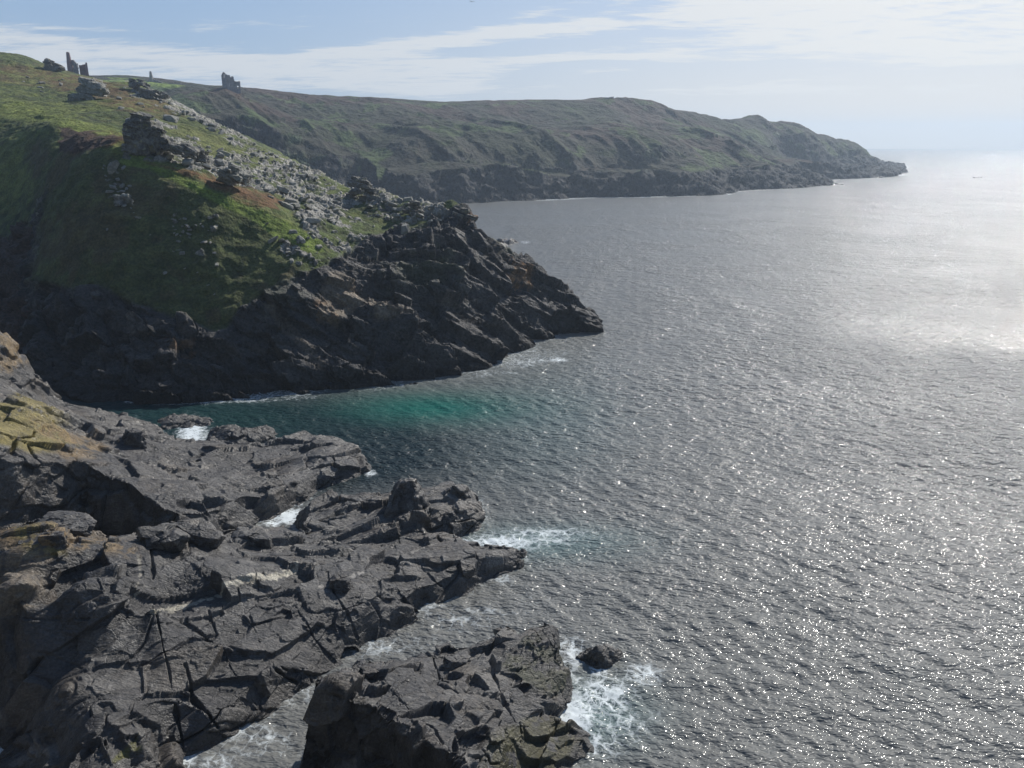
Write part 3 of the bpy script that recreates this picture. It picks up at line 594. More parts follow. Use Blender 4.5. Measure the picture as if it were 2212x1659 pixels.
# the block in front with the black face
C3_t = [(626, 1507, 6.4), (670, 1458, 7.2), (700, 1480, 7.2), (740, 1440, 5.8), (800, 1500, 6.2), (850, 1440, 4.8), (900, 1530, 5.6), (960, 1400, 2.9), (915, 1600, 5.6), (1000, 1600, 4.8), (990, 1640, 5.2), (1090, 1375, 2.4), (1170, 1374, 2.6), (1190, 1400, 2.2), (1230, 1470, 1.6), (1150, 1500, 2.3), (1050, 1480, 3.4),
        (1080, 1600, 3.4), (1130, 1570, 1.9), (1180, 1560, 1.2), (1230, 1600, 0.9), (1150, 1640, 1.2), (1060, 1655, 2.6), (1200, 1659, 0.8), (1000, 1450, 3.4), (950, 1470, 4.2), (1130, 1700, 1.2)]
coast3 = cpoly([(620, 1512, 6.3, 9), (650, 1485, 6.6, 7), (668, 1460, 6.8, 5), (735, 1440, 4.6, 3), (765, 1424, 4.0, 2.5), (860, 1412, 2.8, 2.5), (958, 1400, 1.6, 2.5), (1010, 1408, 1.2, 2.5), (1085, 1382, 0.8, 3), (1100, 1372, .8, 3), (1120, 1395, 0.6, 2), (1165, 1376, 0.8, 3.5), (1196, 1378, .4, 3.5), (1216, 1408, 0, 3), (1243, 1480, 0, 2.5), (1208, 1520, 0, 1.6),
                (1198, 1550, 0, 1.0), (1262, 1590, 0, 0.8), (1268, 1625, 0, 0.8), (1240, 1665, 0, .8), (1200, 1760, 0, .8), (1080, 1800, 0, 1), (1010, 1668, 4.6, 6), (984, 1650, 5.2, 9), (915, 1613, 5.6, 9), (842, 1588, 5.8, 9), (802, 1556, 6.0, 9), (768, 1524, 6.2, 9), (718, 1502, 6.6, 9), (680, 1500, 6.7, 9)])
weed = [([(1060, 1590), (1180, 1540), (1280, 1590), (1270, 1680), (1040, 1680)], 14, [0.060, 0.055, 0.022], .85, -.3), ([(1150, 1380), (1240, 1400), (1250, 1500), (1180, 1500), (1080, 1440)], 14, [0.055, 0.058, 0.028], .7, -.1)]
shore_rock('rock_outcrop', C3_t, coast3, -28, 8, 900, 34, 66, 760, 1200, rock_colour(1200, weed, wet=.8), 'tilted blocky dark rock with a black overhanging face at the bottom of the view', 'rock outcrop', big=(4.4, 2.0, 2.8), rot=(8, -16, 40), cracks=[([(720, 1490), (800, 1530), (900, 1590), (960, 1620)], 5, .5), ([(850, 1500), (930, 1560), (985, 1640)], 5, .6), ([(1050, 1420), (1090, 1510), (1130, 1580)], 6, .7), ([(900, 1450), (1000, 1500), (1100, 1520)], 5, .5), ([(930, 1390), (950, 1450), (985, 1480)], 6, .6)])

# small rocks standing in the water
def islet(name, pts, peak, seed, label, cat='rock', n=130, noise=0.5, group=None, cols=None):
    """pts: outline at the waterline, peak: list of (px,py,z) crest points"""
    pl = [P(a, b, z=0)[:2] for a, b in pts]; coast = Poly([(a, b, 2.2) for a, b in pl])
    A_ = np.array(pl); mn, mxx = A_.min(0)-1.5, A_.max(0)+1.5; c = (mn+mxx)/2
    gx, gy = np.meshgrid(np.linspace(mn[0], mxx[0], n), np.linspace(mn[1], mxx[1], n), indexing='ij'); x, y = gx.ravel(), gy.ravel()
    tp = TPS([P(a, b, z=zz) for a, b, zz in peak]+[(a, b, 0.0) for a, b in pl], L=10)
    sz = max(mxx-mn); p = np.stack([x, y, np.zeros_like(x)], 1)
    s, k = coast(x+noise*fbm(p, sz/6, 3, seed), y+noise*fbm(p, sz/6, 3, seed+3))
    z = np.minimum(np.maximum(tp(x, y), 0.15)+0.1, np.where(s > 0, 2.2*s, s*0.8)); z = np.maximum(z, -1.5)
    V = np.stack([x, y, z], 1); N = grid_normals(V, n, n)
    h = max(q[2] for q in peak)
    b = max(0.6, sz*0.16)
    o0, t0, e0 = blocks(V, (b*1.6, b*.8, b), rotm(12, -22, 28), seed+9); o1, t1, e1 = blocks(V, (b*.6, b*.3, b*.4), rotm(12, -22, 28), seed+19)
    V = V+N*((0.10*b*o0+0.2*b*t0+0.05*b*o1+0.09*b*t1-0.08*b*(1-sstep(e0, 0, .1)))*sstep(z, -.8, .2))[:, None]
    px, py = to_px(*V.T)
    C = (cols or rock_colour(seed, wet=min(1.0, h*.4)))(V, px, py, o0, o1, o1, e0, e1, s)
    q, used = grid_quads(n, n, z > -1.2)
    V[:, 0] -= c[0]; V[:, 1] -= c[1]
    o = mesh_np(name, V[used], q, M_NEAR, C[used], {'rock': np.ones(used.sum())}); o.location = (c[0], c[1], 0)
    return tag(o, label, cat, group)
islet('sea_rock', [(448, 960), (460, 975), (500, 972), (540, 968), (592, 946), (598, 935), (580, 925), (540, 932), (500, 925), (455, 930)], [(465, 925, 1.6), (510, 928, 1.9), (560, 925, 1.2), (585, 926, 1.0), (500, 945, 1.5)], 1301, 'low dark rock beside the white foam pool in the cove', noise=.5)
islet('sea_rock', [(340, 912), (350, 925), (400, 925), (455, 918), (470, 908), (440, 900), (380, 898)], [(370, 905, .5), (430, 904, .6)], 1311, 'flat wet rock awash at the back of the foam pool', noise=.8)
islet('sea_rock', [(1256, 1418), (1275, 1430), (1295, 1442), (1312, 1440), (1318, 1428), (1337, 1418), (1332, 1406), (1300, 1402), (1275, 1404)], [(1290, 1402, 1.0), (1325, 1407, .6), (1298, 1420, .7)], 1321, 'small jagged black rock in the foam off the tip of the front outcrop', noise=.5)
islet('boulder', [(808, 1150), (830, 1166), (880, 1166), (930, 1160), (955, 1140), (950, 1100), (900, 1088), (840, 1090)], [(860, 1085, 4.2), (905, 1090, 3.6), (840, 1110, 4.0), (900, 1130, 2.6), (930, 1110, 2.4)], 1331, 'big brown-grey boulder with a dark hollow face on the end of the platform', 'boulder', noise=.4)
islet('boulder', [(935, 1105), (950, 1122), (1000, 1130), (1038, 1112), (1042, 1090), (1020, 1078), (960, 1078)], [(965, 1066, 3.0), (1000, 1062, 2.9), (1030, 1078, 2.0), (980, 1090, 2.6)], 1341, 'tan boulder at the seaward end, behind the big brown-grey one', 'boulder', noise=.4)
islet('boulder', [(930, 1150), (950, 1165), (995, 1158), (1012, 1140), (1000, 1122), (950, 1122)], [(960, 1115, 2.0), (985, 1125, 1.8)], 1351, 'low rounded boulder between the tan boulder and the surf', 'boulder', noise=.3)
islet('sea_rock', [(925, 1180), (945, 1190), (985, 1182), (1008, 1170), (980, 1162), (940, 1166)], [(950, 1164, .9), (985, 1163, .7)], 1361, 'narrow black rock lying in the surf beside the boulders', noise=.3)
islet('sea_rock', [(1030, 1200), (1060, 1222), (1100, 1214), (1122, 1204), (1090, 1188), (1060, 1186), (1040, 1188)], [(1052, 1182, 1.9), (1085, 1190, 1.2), (1060, 1200, 1.6)], 1371, 'lumpy black rock at the pointed tip of the platform', noise=.4)
islet('sea_rock', [(2101, 384.6), (2118, 384.6), (2118, 383.2), (2101, 383.2)], [(2108, 381.6, 2.0)], 1381, 'lone black rock far out in the glittering sea', noise=1.5, n=60)
islet('sea_rock', [(1798, 399.5), (1822, 399), (1812, 396.5), (1795, 397.5)], [(1805, 396, 1.6)], 1391, 'flat skerry just off the low point of the far headland', noise=1.5, n=60)
islet('sea_rock', [(1893, 384), (1912, 384.0), (1912, 382), (1896, 382)], [(1902, 381.0, 1.6)], 1395, 'tiny skerry under the last point of the far headland', noise=1.5, n=60)
islet('rock_spit', [(1020, 545), (1060, 546), (1075, 541), (1110, 530), (1120, 524), (1100, 520), (1060, 520), (1000, 520)], [(1040, 505, 8.5), (1060, 512, 6.0), (1085, 516, 4.0), (1110, 521, 1.5), (1060, 528, 3.0), (1020, 500, 10)], 1401, 'low reddish-grey rock spit poking out behind the middle headland', 'rock spit', n=170, noise=3.5,
      cols=rock_colour(1401, [([(900, 400), (1300, 400), (1300, 700), (900, 700)], 5, [0.14, 0.105, 0.09], .6, -.2)], wet=1.0))

# ------------------------------------------------------------------ the hill the picture is taken from (below and behind the camera)
gx, gy = np.meshgrid(np.concatenate([np.linspace(-700, -160, 60), np.linspace(-156, 130, 130), np.linspace(136, 420, 30)]), np.concatenate([np.linspace(-600, -80, 50), np.linspace(-77, 112, 110)]), indexing='ij')
x, y = gx.ravel(), gy.ravel(); p = np.stack([x, y, 0*x], 1)
ys = 20+1.15*np.maximum(-x-38, 0)-0.7*np.maximum(x-12, 0)+4*fbm(p, 18, 3, 5001)
ys = np.minimum(ys, 150)
z = np.minimum(1.7*(ys-y), 37.5+0.62*np.maximum(ys-22-y, 0)+3*fbm(p, 25, 3, 5002)*sstep(np.hypot(x, y), 5, 30)); z = np.clip(np.minimum(z, 125+8*fbm(p, 120, 2, 5003)), -4, None)
V = np.stack([x, y, z], 1); nr, nc = gx.shape; N = grid_normals(V, nr, nc)
slope = 1-N[:, 2]; rk_ = np.maximum(sstep(slope, .3, .45), 1-sstep(z, 4, 10)); o0, t0, e0 = blocks(V, (7, 4, 5), rotm(12, -22, 28), 5010)
V = V+N*((o0*.8+t0*1.6)*rk_*(np.hypot(x, y) > 6)*(-.5+.5*rk_))[:, None]
C = lerp(lerp(np.tile([0.085, 0.115, 0.03], (len(V), 1)), [0.12, 0.08, 0.045], sstep(fbm(V, 20, 3, 5004), 0, .4)), [0.10, 0.097, 0.09], rk_)
q, used = grid_quads(nr, nc, z > -3); o = mesh_np('viewpoint_hill', V[used], q[:, ::-1], M_MID, C[used], {'rock': rk_[used]}); tag(o, kind='structure')

# ------------------------------------------------------------------ SEA
def build_sea():
    ang = np.radians(np.unique(np.concatenate([np.linspace(-180, -48, 60), np.linspace(-48, 44, 820), np.linspace(44, 180, 60)])))
    rr = np.concatenate([np.geomspace(6, 34, 20), np.geomspace(34.2, 260, 760), np.geomspace(262, SEA_R, 330)])
    Aa, Rr = np.meshgrid(ang, rr); x = (np.sin(Aa)*Rr).ravel(); y = (np.cos(Aa)*Rr).ravel(); r = Rr.ravel()
    z = np.zeros_like(x)
    g = np.random.RandomState(3)
    dr = np.maximum(r*0.0027, r*np.radians(0.112))
    near = r < 900
    for i in range(34):
        L = 0.52*(1.083**i); th = R(-118)+g.normal(0, .55)      # waves come in from the open sea (right, ahead)
        kx, ky = 2*math.pi/L*math.cos(th), 2*math.pi/L*math.sin(th)
        a = 0.0082*L*(1 if L < 2.2 else (2.2/L)**.85); fade = np.clip((L/dr-2.2)/3, 0, 1)
        ph = kx*x+ky*y+g.uniform(0, 6.28)+1.2*math.sin(i)
        z += a*fade*(1-2*np.abs(np.sin(ph/2))**1.3)
    p = np.stack([x, y, np.zeros_like(x)], 1)
    z *= 0.75+0.5*fbm(p, 30, 2, 61)
    z *= np.clip((1500-r)/800, 0, 1)
    px, py = to_px(x, y, 0*x)
    # distance to the rocks: foam collar
    foam = np.zeros_like(x)
    v = (r < 1600) & (np.abs(Aa.ravel()) < 0.9)
    pv = p[v]; wob = 1.6*fbm(pv, 5, 3, 71)
    for c, wd, st, rng in ((coast1, 1.1, .52, (60, 130)), (coast2, 1.2, .55, (30, 100)), (coast3, 1.3, .62, (30, 75)), (coastB, 1.2, .42, (100, 240)), (coastA, 6, .85, (480, 1600))):
        m = (r[v] > rng[0]) & (r[v] < rng[1]); s, _ = c(pv[m, 0], pv[m, 1])
        f = np.zeros(v.sum()); f[m] = st*np.exp(-np.maximum(-s, 0)/wd)*(0.55+0.9*np.clip(fbm(pv[m], 9 if wd < 5 else 50, 2, 72)+.2, -1, 1))
        foam[v] = np.maximum(foam[v], f)
    blobs = [(630, 1115, 62, 18, 150, 1.05), (590, 1128, 30, 10, 0, .8), (985, 1175, 50, 16, 10, .95), (1080, 1170, 110, 20, 0, .78), (1190, 1165, 80, 17, 0, .55), (1235, 1550, 55, 62, 0, 1.0), (1300, 1500, 80, 55, 0, .72), (1390, 1455, 60, 35, 0, .6), (1340, 1560, 90, 50, 0, .5),
             (1235, 1410, 40, 45, 0, .62), (415, 935, 34, 34, 0, 1.0), (400, 965, 22, 18, 0, .9), (500, 980, 40, 9, 0, .7), (590, 950, 22, 9, 0, .6), (1030, 1120, 26, 26, 0, .6), (1205, 777, 26, 6, 0, .75), (1140, 788, 30, 5, 0, .5), (400, 1635, 30, 30, 0, .8), (450, 1610, 60, 30, 0, .4), (1060, 1215, 24, 12, 0, .6),
             (285, 868, 22, 4, 0, .6), (1100, 805, 24, 3, 0, .5), (1135, 523, 14, 4, 0, .5), (880, 1385, 90, 25, 0, .32), (1150, 1290, 100, 40, 0, .22), (1080, 1250, 40, 15, 0, .5), (1300, 1440, 30, 30, 0, .7), (1570, 419, 12, 2, 0, .9), (800, 1020, 16, 10, 0, .7), (1150, 1430, 60, 50, 0, .4), (1300, 1600, 70, 40, 0, .55), (1180, 1150, 130, 14, 0, .6), (1050, 1320, 150, 14, -8, .35), (700, 1500, 60, 40, 0, .5), (560, 1600, 90, 50, 0, .45), (800, 1400, 110, 22, 0, .5), (1000, 1340, 120, 30, 0, .38), (470, 1650, 60, 40, 0, .5)]
    for bx, by, wx, wy, rot, st in blobs:
        foam = np.maximum(foam, st*np.exp(-(((px-bx)/wx)**2+((py-by)/wy)**2)*0.9))
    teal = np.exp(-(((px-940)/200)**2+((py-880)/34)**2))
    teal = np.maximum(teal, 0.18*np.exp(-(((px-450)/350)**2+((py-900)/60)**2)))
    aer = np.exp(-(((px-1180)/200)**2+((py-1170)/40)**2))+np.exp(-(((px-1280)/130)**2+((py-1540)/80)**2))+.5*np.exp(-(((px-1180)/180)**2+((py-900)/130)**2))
    cove = np.clip(1-((np.maximum(px, 300)-300)/620)**1.3, 0, 1)*np.exp(-((py-900)/120)**2)  # darker cove water, with the dark cliff's reflection painted into its colour
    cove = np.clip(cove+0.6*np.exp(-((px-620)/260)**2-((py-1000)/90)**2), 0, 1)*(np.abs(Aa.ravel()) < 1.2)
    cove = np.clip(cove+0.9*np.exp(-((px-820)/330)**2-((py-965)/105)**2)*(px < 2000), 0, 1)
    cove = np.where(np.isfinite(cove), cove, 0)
    z += 0.10*np.clip(foam, 0, 1)*fbm(p, 1.1, 3, 75)
    V = np.stack([x, y, z], 1)
    q, used = grid_quads(len(rr), len(ang))
    c0 = [[0, 0, 0]]; V = np.vstack([V, c0]); foam = np.append(foam, 0); teal = np.append(teal, 0); aer = np.append(aer, 0)
    m, n, b, out = new_mat('sea_water')
    fo = n.new('ShaderNodeAttribute', attribute_name='foam').outputs['Fac']; te = n.new('ShaderNodeAttribute', attribute_name='teal').outputs['Fac']; ae = n.new('ShaderNodeAttribute', attribute_name='aer').outputs['Fac']
    pos = n.new('ShaderNodeNewGeometry').outputs['Position']
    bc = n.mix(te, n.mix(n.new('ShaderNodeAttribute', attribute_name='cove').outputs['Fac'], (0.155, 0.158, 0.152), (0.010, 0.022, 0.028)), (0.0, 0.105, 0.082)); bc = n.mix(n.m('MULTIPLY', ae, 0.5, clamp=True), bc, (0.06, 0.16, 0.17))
    n.l.new(bc, b.inputs['Base Color']); b.inputs['Roughness'].default_value = 0.08
    b2 = n.new('ShaderNodeBsdfPrincipled'); n.l.new(bc, b2.inputs['Base Color']); b2.inputs['Roughness'].default_value = 0.5; b2.inputs['IOR'].default_value = 1.333
    wat = n.new('ShaderNodeMixShader'); wat.inputs[0].default_value = 0.55; n.l.new(b.outputs[0], wat.inputs[1]); n.l.new(b2.outputs[0], wat.inputs[2]); b.inputs['IOR'].default_value = 1.333
    mp = n.new('ShaderNodeMapping'); n.l.new(pos, mp.inputs[0]); mp.inputs['Rotation'].default_value = (0, 0, R(28)); mp.inputs['Scale'].default_value = (1.15, 2.0, 1.6)
    w1 = n.noise(mp.outputs[0], 0.6, 1, 0.5, 0.3); w2 = n.noise(mp.outputs[0], 2.0, 1, 0.5, 0.4); w3 = n.noise(mp.outputs[0], 0.14, 3, 0.55, 0.2)
    hh = n.m('ADD', n.m('ADD', n.m('MULTIPLY', w1, 0.85), n.m('MULTIPLY', w2, 0.42)), n.m('MULTIPLY', w3, 1.6))
    gust = n.noise(pos, 0.022, 3, 0.6, 0.8); hh = n.m('MULTIPLY', hh, n.sm(gust, 0.3, 0.7, 0.65, 1.3))
    bp = n.new('ShaderNodeBump'); bp.inputs['Strength'].default_value = 1.0; bp.inputs['Distance'].default_value = WAVE; n.l.new(hh, bp.inputs['Height']); n.l.new(bp.outputs[0], b.inputs['Normal'])
    # lacy foam
    wp = n.vm('ADD', pos, n.vm('MULTIPLY', n.noise(pos, 0.9, 4, 0.6, col=True), (1.8, 1.8, 0)))
    e = n.voro(wp, 0.9, 'DISTANCE_TO_EDGE'); e2 = n.voro(wp, 2.6, 'DISTANCE_TO_EDGE')
    lace = n.m('MAXIMUM', n.m('SUBTRACT', 1, n.m('MULTIPLY', e, 3.4)), n.m('MULTIPLY', n.m('SUBTRACT', 1, n.m('MULTIPLY', e2, 3.2)), 0.85))
    fn = n.noise(pos, 1.3, 6, 0.68); ln = n.m('ADD', n.m('MULTIPLY', lace, 0.46), n.m('MULTIPLY', fn, 0.54))
    fm = n.sm(n.m('ADD', ln, n.m('MULTIPLY', fo, 0.62)), 0.78, 1.20)
    fm = n.m('MULTIPLY', fm, n.sm(fo, 0.03, 0.25))
    fb_ = n.new('ShaderNodeBsdfPrincipled'); fb_.inputs['Base Color'].default_value = (0.72, 0.78, 0.80, 1); fb_.inputs['Roughness'].default_value = 0.7
    mx_ = n.new('ShaderNodeMixShader'); n.l.new(fm, mx_.inputs[0]); n.l.new(wat.outputs[0], mx_.inputs[1]); n.l.new(bp.outputs[0], b2.inputs['Normal']); n.l.new(fb_.outputs[0], mx_.inputs[2]); n.l.new(mx_.outputs[0], out.inputs[0])
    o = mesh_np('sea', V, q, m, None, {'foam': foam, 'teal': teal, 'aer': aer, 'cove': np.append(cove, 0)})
    tag(o, kind='structure')
WAVE = 0.50
build_sea()

# ------------------------------------------------------------------ free rocks: boulders, tors, blocks
_ico = {}
def ico(sub):
    if sub not in _ico:
        import bmesh
        bm = bmesh.new(); bmesh.ops.create_icosphere(bm, subdivisions=sub, radius=1)
        bm.verts.ensure_lookup_table(); v = np.array([q.co for q in bm.verts]); f = np.array([[q.index for q in g.verts] for g in bm.faces]); bm.free()
        _ico[sub] = (v, f)
    return _ico[sub]
def rock_verts(dims, seed, sub=3, nplanes=9, rough=0.05):
    v, f = ico(sub); g = np.random.RandomState(seed)
    n = g.normal(0, 1, (nplanes, 3)); n /= np.linalg.norm(n, axis=1, keepdims=True)
    ax = np.vstack([np.eye(3), -np.eye(3)])+g.normal(0, .16, (6, 3)); ax /= np.linalg.norm(ax, axis=1, keepdims=True)
    n = np.vstack([ax, n]); d = np.concatenate([g.uniform(.72, .95, 6), g.uniform(.85, 1.12, nplanes)])
    dot = v @ n.T; r = np.where(dot > 0.02, d[None]/np.maximum(dot, 0.02), 9).min(1)
    w_ = v*r[:, None]*np.array(dims)*0.5
    sz = float(np.mean(dims))
    w_ = w_*(1+rough*fbm(w_+seed*7.7, sz*.35, 4, seed))[:, None]
    return w_, f
def mat_boulder(name, c1, c2, c3, scale):
    m, n, b, out = new_mat(name)
    pos = n.new('ShaderNodeTexCoord').outputs['Object']; oi = n.new('ShaderNodeObjectInfo').outputs['Random']
    pp = n.vm('ADD', pos, n.xyz(n.m('MULTIPLY', oi, 50.0), 0.0, 0.0))
    a = n.noise(pp, scale, 5, 0.65); f = n.noise(pp, scale*5, 5, 0.7); l = n.noise(pp, scale*2.2, 4, 0.6)
    c = n.mix(n.sm(n.m('ADD', n.m('MULTIPLY', a, .6), n.m('MULTIPLY', f, .4)), .38, .6), c1, c2); c = n.mix(n.sm(l, .56, .68), c, c3)
    n.l.new(c, b.inputs['Base Color']); b.inputs['Roughness'].default_value = 0.85
    bp = n.new('ShaderNodeBump'); bp.inputs['Strength'].default_value = 0.6; bp.inputs['Distance'].default_value = .25/scale; n.l.new(n.m('ADD', f, a), bp.inputs['Height']); n.l.new(bp.outputs[0], b.inputs['Normal'])
    return m
M_PALE = mat_boulder('pale_lichened_stone', (0.15, 0.145, 0.13), (0.31, 0.30, 0.265), (0.20, 0.19, 0.10), 1.1)
M_TOR = mat_boulder('grey_tor_stone', (0.075, 0.073, 0.07), (0.22, 0.21, 0.185), (0.27, 0.26, 0.16), 0.5)
M_DARKB = mat_boulder('dark_shore_stone', (0.085, 0.082, 0.08), (0.16, 0.152, 0.142), (0.065, 0.062, 0.06), 0.9)
M_OCHRE = mat_boulder('ochre_lichened_stone', (0.16, 0.12, 0.075), (0.27, 0.195, 0.10), (0.20, 0.18, 0.05), 0.9)
def free_rock(name, verts, faces, mat, loc, rot, label, cat, group=None, smooth=False):
    me = bpy.data.meshes.new(name); me.from_pydata([tuple(q) for q in verts], [], [tuple(q) for q in faces]); me.materials.append(mat)
    if smooth: me.polygons.foreach_set('use_smooth', np.ones(len(me.polygons), bool))
    o = bpy.data.objects.new(name, me); o.location = loc; o.rotation_euler = rot; col.objects.link(o)
    return tag(o, label, cat, group)
# nearest visible ground vertex under a pixel of the photograph
_b = (B_px[:, 0] > -200) & (B_px[:, 0] < 1300) & (B_px[:, 1] > 80) & (B_px[:, 1] < 900)
_i = np.where(_b)[0]; _kx = np.round(B_px[_i, 0]/3).astype(int); _ky = np.round(B_px[_i, 1]/3).astype(int)
_dd = np.hypot(B_V[_i, 0], B_V[_i, 1]); _o = np.argsort(-_dd); _look = {}
for a_, b_, c_ in zip(_kx[_o], _ky[_o], _i[_o]): _look[(a_, b_)] = c_
def ground(px, py):
    for rr_ in range(0, 5):
        for dx in range(-rr_, rr_+1):
            for dy in range(-rr_, rr_+1):
                k_ = (round(px/3)+dx, round(py/3)+dy)
                if k_ in _look: return Vector(B_V[_look[k_]])
    return None
protos = []
for i in range(9):
    g = np.random.RandomState(50+i); dm = (1.0, g.uniform(.6, .9), g.uniform(.42, .7))
    protos.append(rock_verts(dm, 500+i, 3, 8, .05))
pm = []
for i, (v_, f_) in enumerate(protos):
    me = bpy.data.meshes.new('boulder'); me.from_pydata([tuple(q) for q in v_], [], [tuple(q) for q in f_]); me.materials.append(M_PALE); pm.append(me)
def inpoly(x, y, poly):
    c = False
    for (x1, y1), (x2, y2) in zip(poly, poly[1:]+poly[:1]):
        if (y1 > y) != (y2 > y) and x < (x2-x1)*(y-y1)/(y2-y1)+x1: c = not c
    return c
def scatter(poly, count, s0, s1, label, group, name='boulder'):
    xs = [q[0] for q in poly]; ys = [q[1] for q in poly]; k = 0; tries = 0
    while k < count and tries < 5000:
        tries += 1; x_, y_ = rnd.uniform(min(xs), max(xs)), rnd.uniform(min(ys), max(ys))
        if not inpoly(x_, y_, poly): continue
        p_ = ground(x_, y_)
        if p_ is None: continue
        s_ = s0+(s1-s0)*rnd.random()**2.2
        me = rnd.choice(pm); o = bpy.data.objects.new(name, me); col.objects.link(o)
        o.location = (p_.x, p_.y, p_.z+s_*0.12); o.scale = (s_*1.25, s_, s_*rnd.uniform(.8, 1.15)); o.rotation_euler = (rnd.uniform(-.3, .3), rnd.uniform(-.1, .5), rnd.uniform(0, 6.28))
        tag(o, label, 'boulder', group); k += 1
G = 'pale boulders strewn over the middle headland'
scatter([(345, 300), (420, 318), (560, 335), (640, 356), (740, 402), (750, 440), (730, 500), (690, 515), (640, 470), (600, 440), (520, 395), (440, 370), (350, 335)], 105, .7, 2.6, 'pale lichened boulder in the long boulder field between the two crags', 'boulders of the long boulder field')
scatter([(780, 400), (830, 420), (960, 450), (960, 480), (900, 500), (840, 490), (780, 460)], 40, .7, 2.2, 'grey boulder on the crest between the pinnacle crag and the cliff edge', 'boulders on the seaward crest')
scatter([(205, 350), (262, 345), (290, 430), (290, 460), (240, 440)], 24, .4, 1.3, 'small white stone on the steep dark green slope below the dark tor', 'white stones below the tor')
scatter([(370, 465), (460, 465), (470, 560), (370, 545)], 24, .4, 1.2, 'small white stone halfway down the shaded grassy face of the headland', 'white stones on the shaded face')
scatter([(570, 470), (700, 510), (760, 530), (700, 590), (600, 570)], 26, .5, 1.7, 'grey stone in the turf just above the dark cliff', 'stones above the cliff')
scatter([(20, 150), (110, 150), (240, 190), (330, 240), (300, 245), (180, 215), (40, 190)], 18, .8, 2.6, 'grey boulder half sunk in the brown bracken of the upper slope', 'boulders in the bracken')
scatter([(345, 215), (450, 262), (560, 315), (690, 388), (670, 392), (540, 322), (430, 268), (340, 222)], 34, .9, 2.4, 'pale boulder along the skyline edge of the headland', 'boulders along the edge')
scatter([(200, 480), (350, 440), (500, 600), (450, 660), (250, 560)], 14, .3, .9, 'tiny pale stone on the lower shaded grass slope', 'stones on the lower slope')
def block_on_platform(px, py, dims, seed, label, z, rot, blobs=(), cut=10):
    v_, f_ = rock_verts(dims, seed, 6, cut, .07); m_ = np.array(Euler(rot).to_matrix()); p_ = np.array(P(px, py, z=z)); v_ = v_ @ m_.T
    nv = v_/np.linalg.norm(v_, axis=1, keepdims=True); W_ = v_+p_; b_ = float(np.mean(dims))
    o0, t0, e0 = blocks(W_, (b_*.7, b_*.35, b_*.45), rotm(12, -22, 28), seed); o1, t1, e1 = blocks(W_, (b_*.28, b_*.14, b_*.18), rotm(12, -22, 28), seed+5)
    v_ = v_+nv*(b_*(0.045*o0+0.09*t0+.016*o1+.03*t1-.035*(1-sstep(e0, 0, .05))))[:, None]
    a_, c_ = to_px(*(v_+p_).T); C = rock_colour(seed, blobs, wet=.1)(v_+p_, a_, c_, o0, o1, o1, e0, e1, None)
    o = mesh_np('boulder', v_, np.asarray(f_), M_NEAR, C, {'rock': np.ones(len(v_))}, smooth=True); o.location = p_
    return tag(o, label, 'boulder')
def one_boulder(px, py, dims, seed, label, mat=None, sub=4, dz=0.2, rot=(0, 0, 0), z=None, name='boulder', cat='boulder', cut=9, rough=.05):
    v_, f_ = rock_verts(dims, seed, sub, cut, rough)
    p_ = Vector(P(px, py, z=z)) if z is not None else ground(px, py)
    return free_rock(name, v_, f_, mat or M_PALE, (p_.x, p_.y, p_.z+dz), rot, label, cat)
one_boulder(368, 262, (4.6, 3, 2.6), 611, 'lone grey slab boulder on the grass between the tor and the skyline', dz=.6, rot=(.1, .3, .3))
one_boulder(523, 392, (1.5, 1.3, 2.0), 612, 'pale upright square block in front of the white crag', dz=.5)
one_boulder(247, 368, (1.3, .8, 3.4), 613, 'white slanting slab standing on the front slope below the tor', dz=.5, rot=(.2, .7, .2))
one_boulder(875, 500, (1.9, 1.6, 2.2), 614, 'isolated rounded boulder at the foot of the seaward crest grass', dz=.6)
def tor(px, py, blocks_, seed, label, mat=M_TOR, name='rock_tor', cat='rock tor', sub=4, rough=.08):
    p_ = ground(px, py); vv = []; ff = []; k = 0
    for j, (x_, y_, z_, a_, b_, c_, tilt) in enumerate(blocks_):
        v_, f_ = rock_verts((a_, b_, c_), seed+j, sub, 7, rough)
        ct, st = math.cos(tilt), math.sin(tilt); v2 = v_.copy(); v2[:, 0] = v_[:, 0]*ct+v_[:, 2]*st; v2[:, 2] = -v_[:, 0]*st+v_[:, 2]*ct
        b_ = (a_+b_+c_)/3; W_ = v2+np.array((x_, y_, z_))+np.array(p_)[None]; nv = v2/np.linalg.norm(v2, axis=1, keepdims=True)
        o0, t0, e0 = blocks(W_, (b_*.6, b_*.5, b_*.22), rotm(5, 18, 30), seed+60+j); w_0 = sstep(e0, 0, .08)
        v2 = v2+nv*(b_*(.07*o0*w_0+.13*t0*w_0-.06*(1-sstep(e0, 0, .07))))[:, None]
        vv.append(v2+np.array((x_, y_, z_))); ff.append(f_+k); k += len(v_)
    return free_rock(name, np.vstack(vv), np.vstack(ff), mat, p_, (0, 0, 0), label, cat)
def pile(seed, w, h, n, d=3.0, skew=0.0, s=(1.2, 3.0)):
    g = np.random.RandomState(seed); o = []
    for j in range(n):
        t = g.uniform(0, 1)**.8; hw = w/2*(1-t*0.75); a_ = g.uniform(*s)*(1-.35*t)
        o.append((g.uniform(-hw, hw)+skew*t, g.uniform(-d/2, d/2), t*h*.85, a_*g.uniform(1.1, 1.7), a_*g.uniform(.8, 1.2), a_*g.uniform(.45, .8), g.uniform(.05, .45)))
    return o
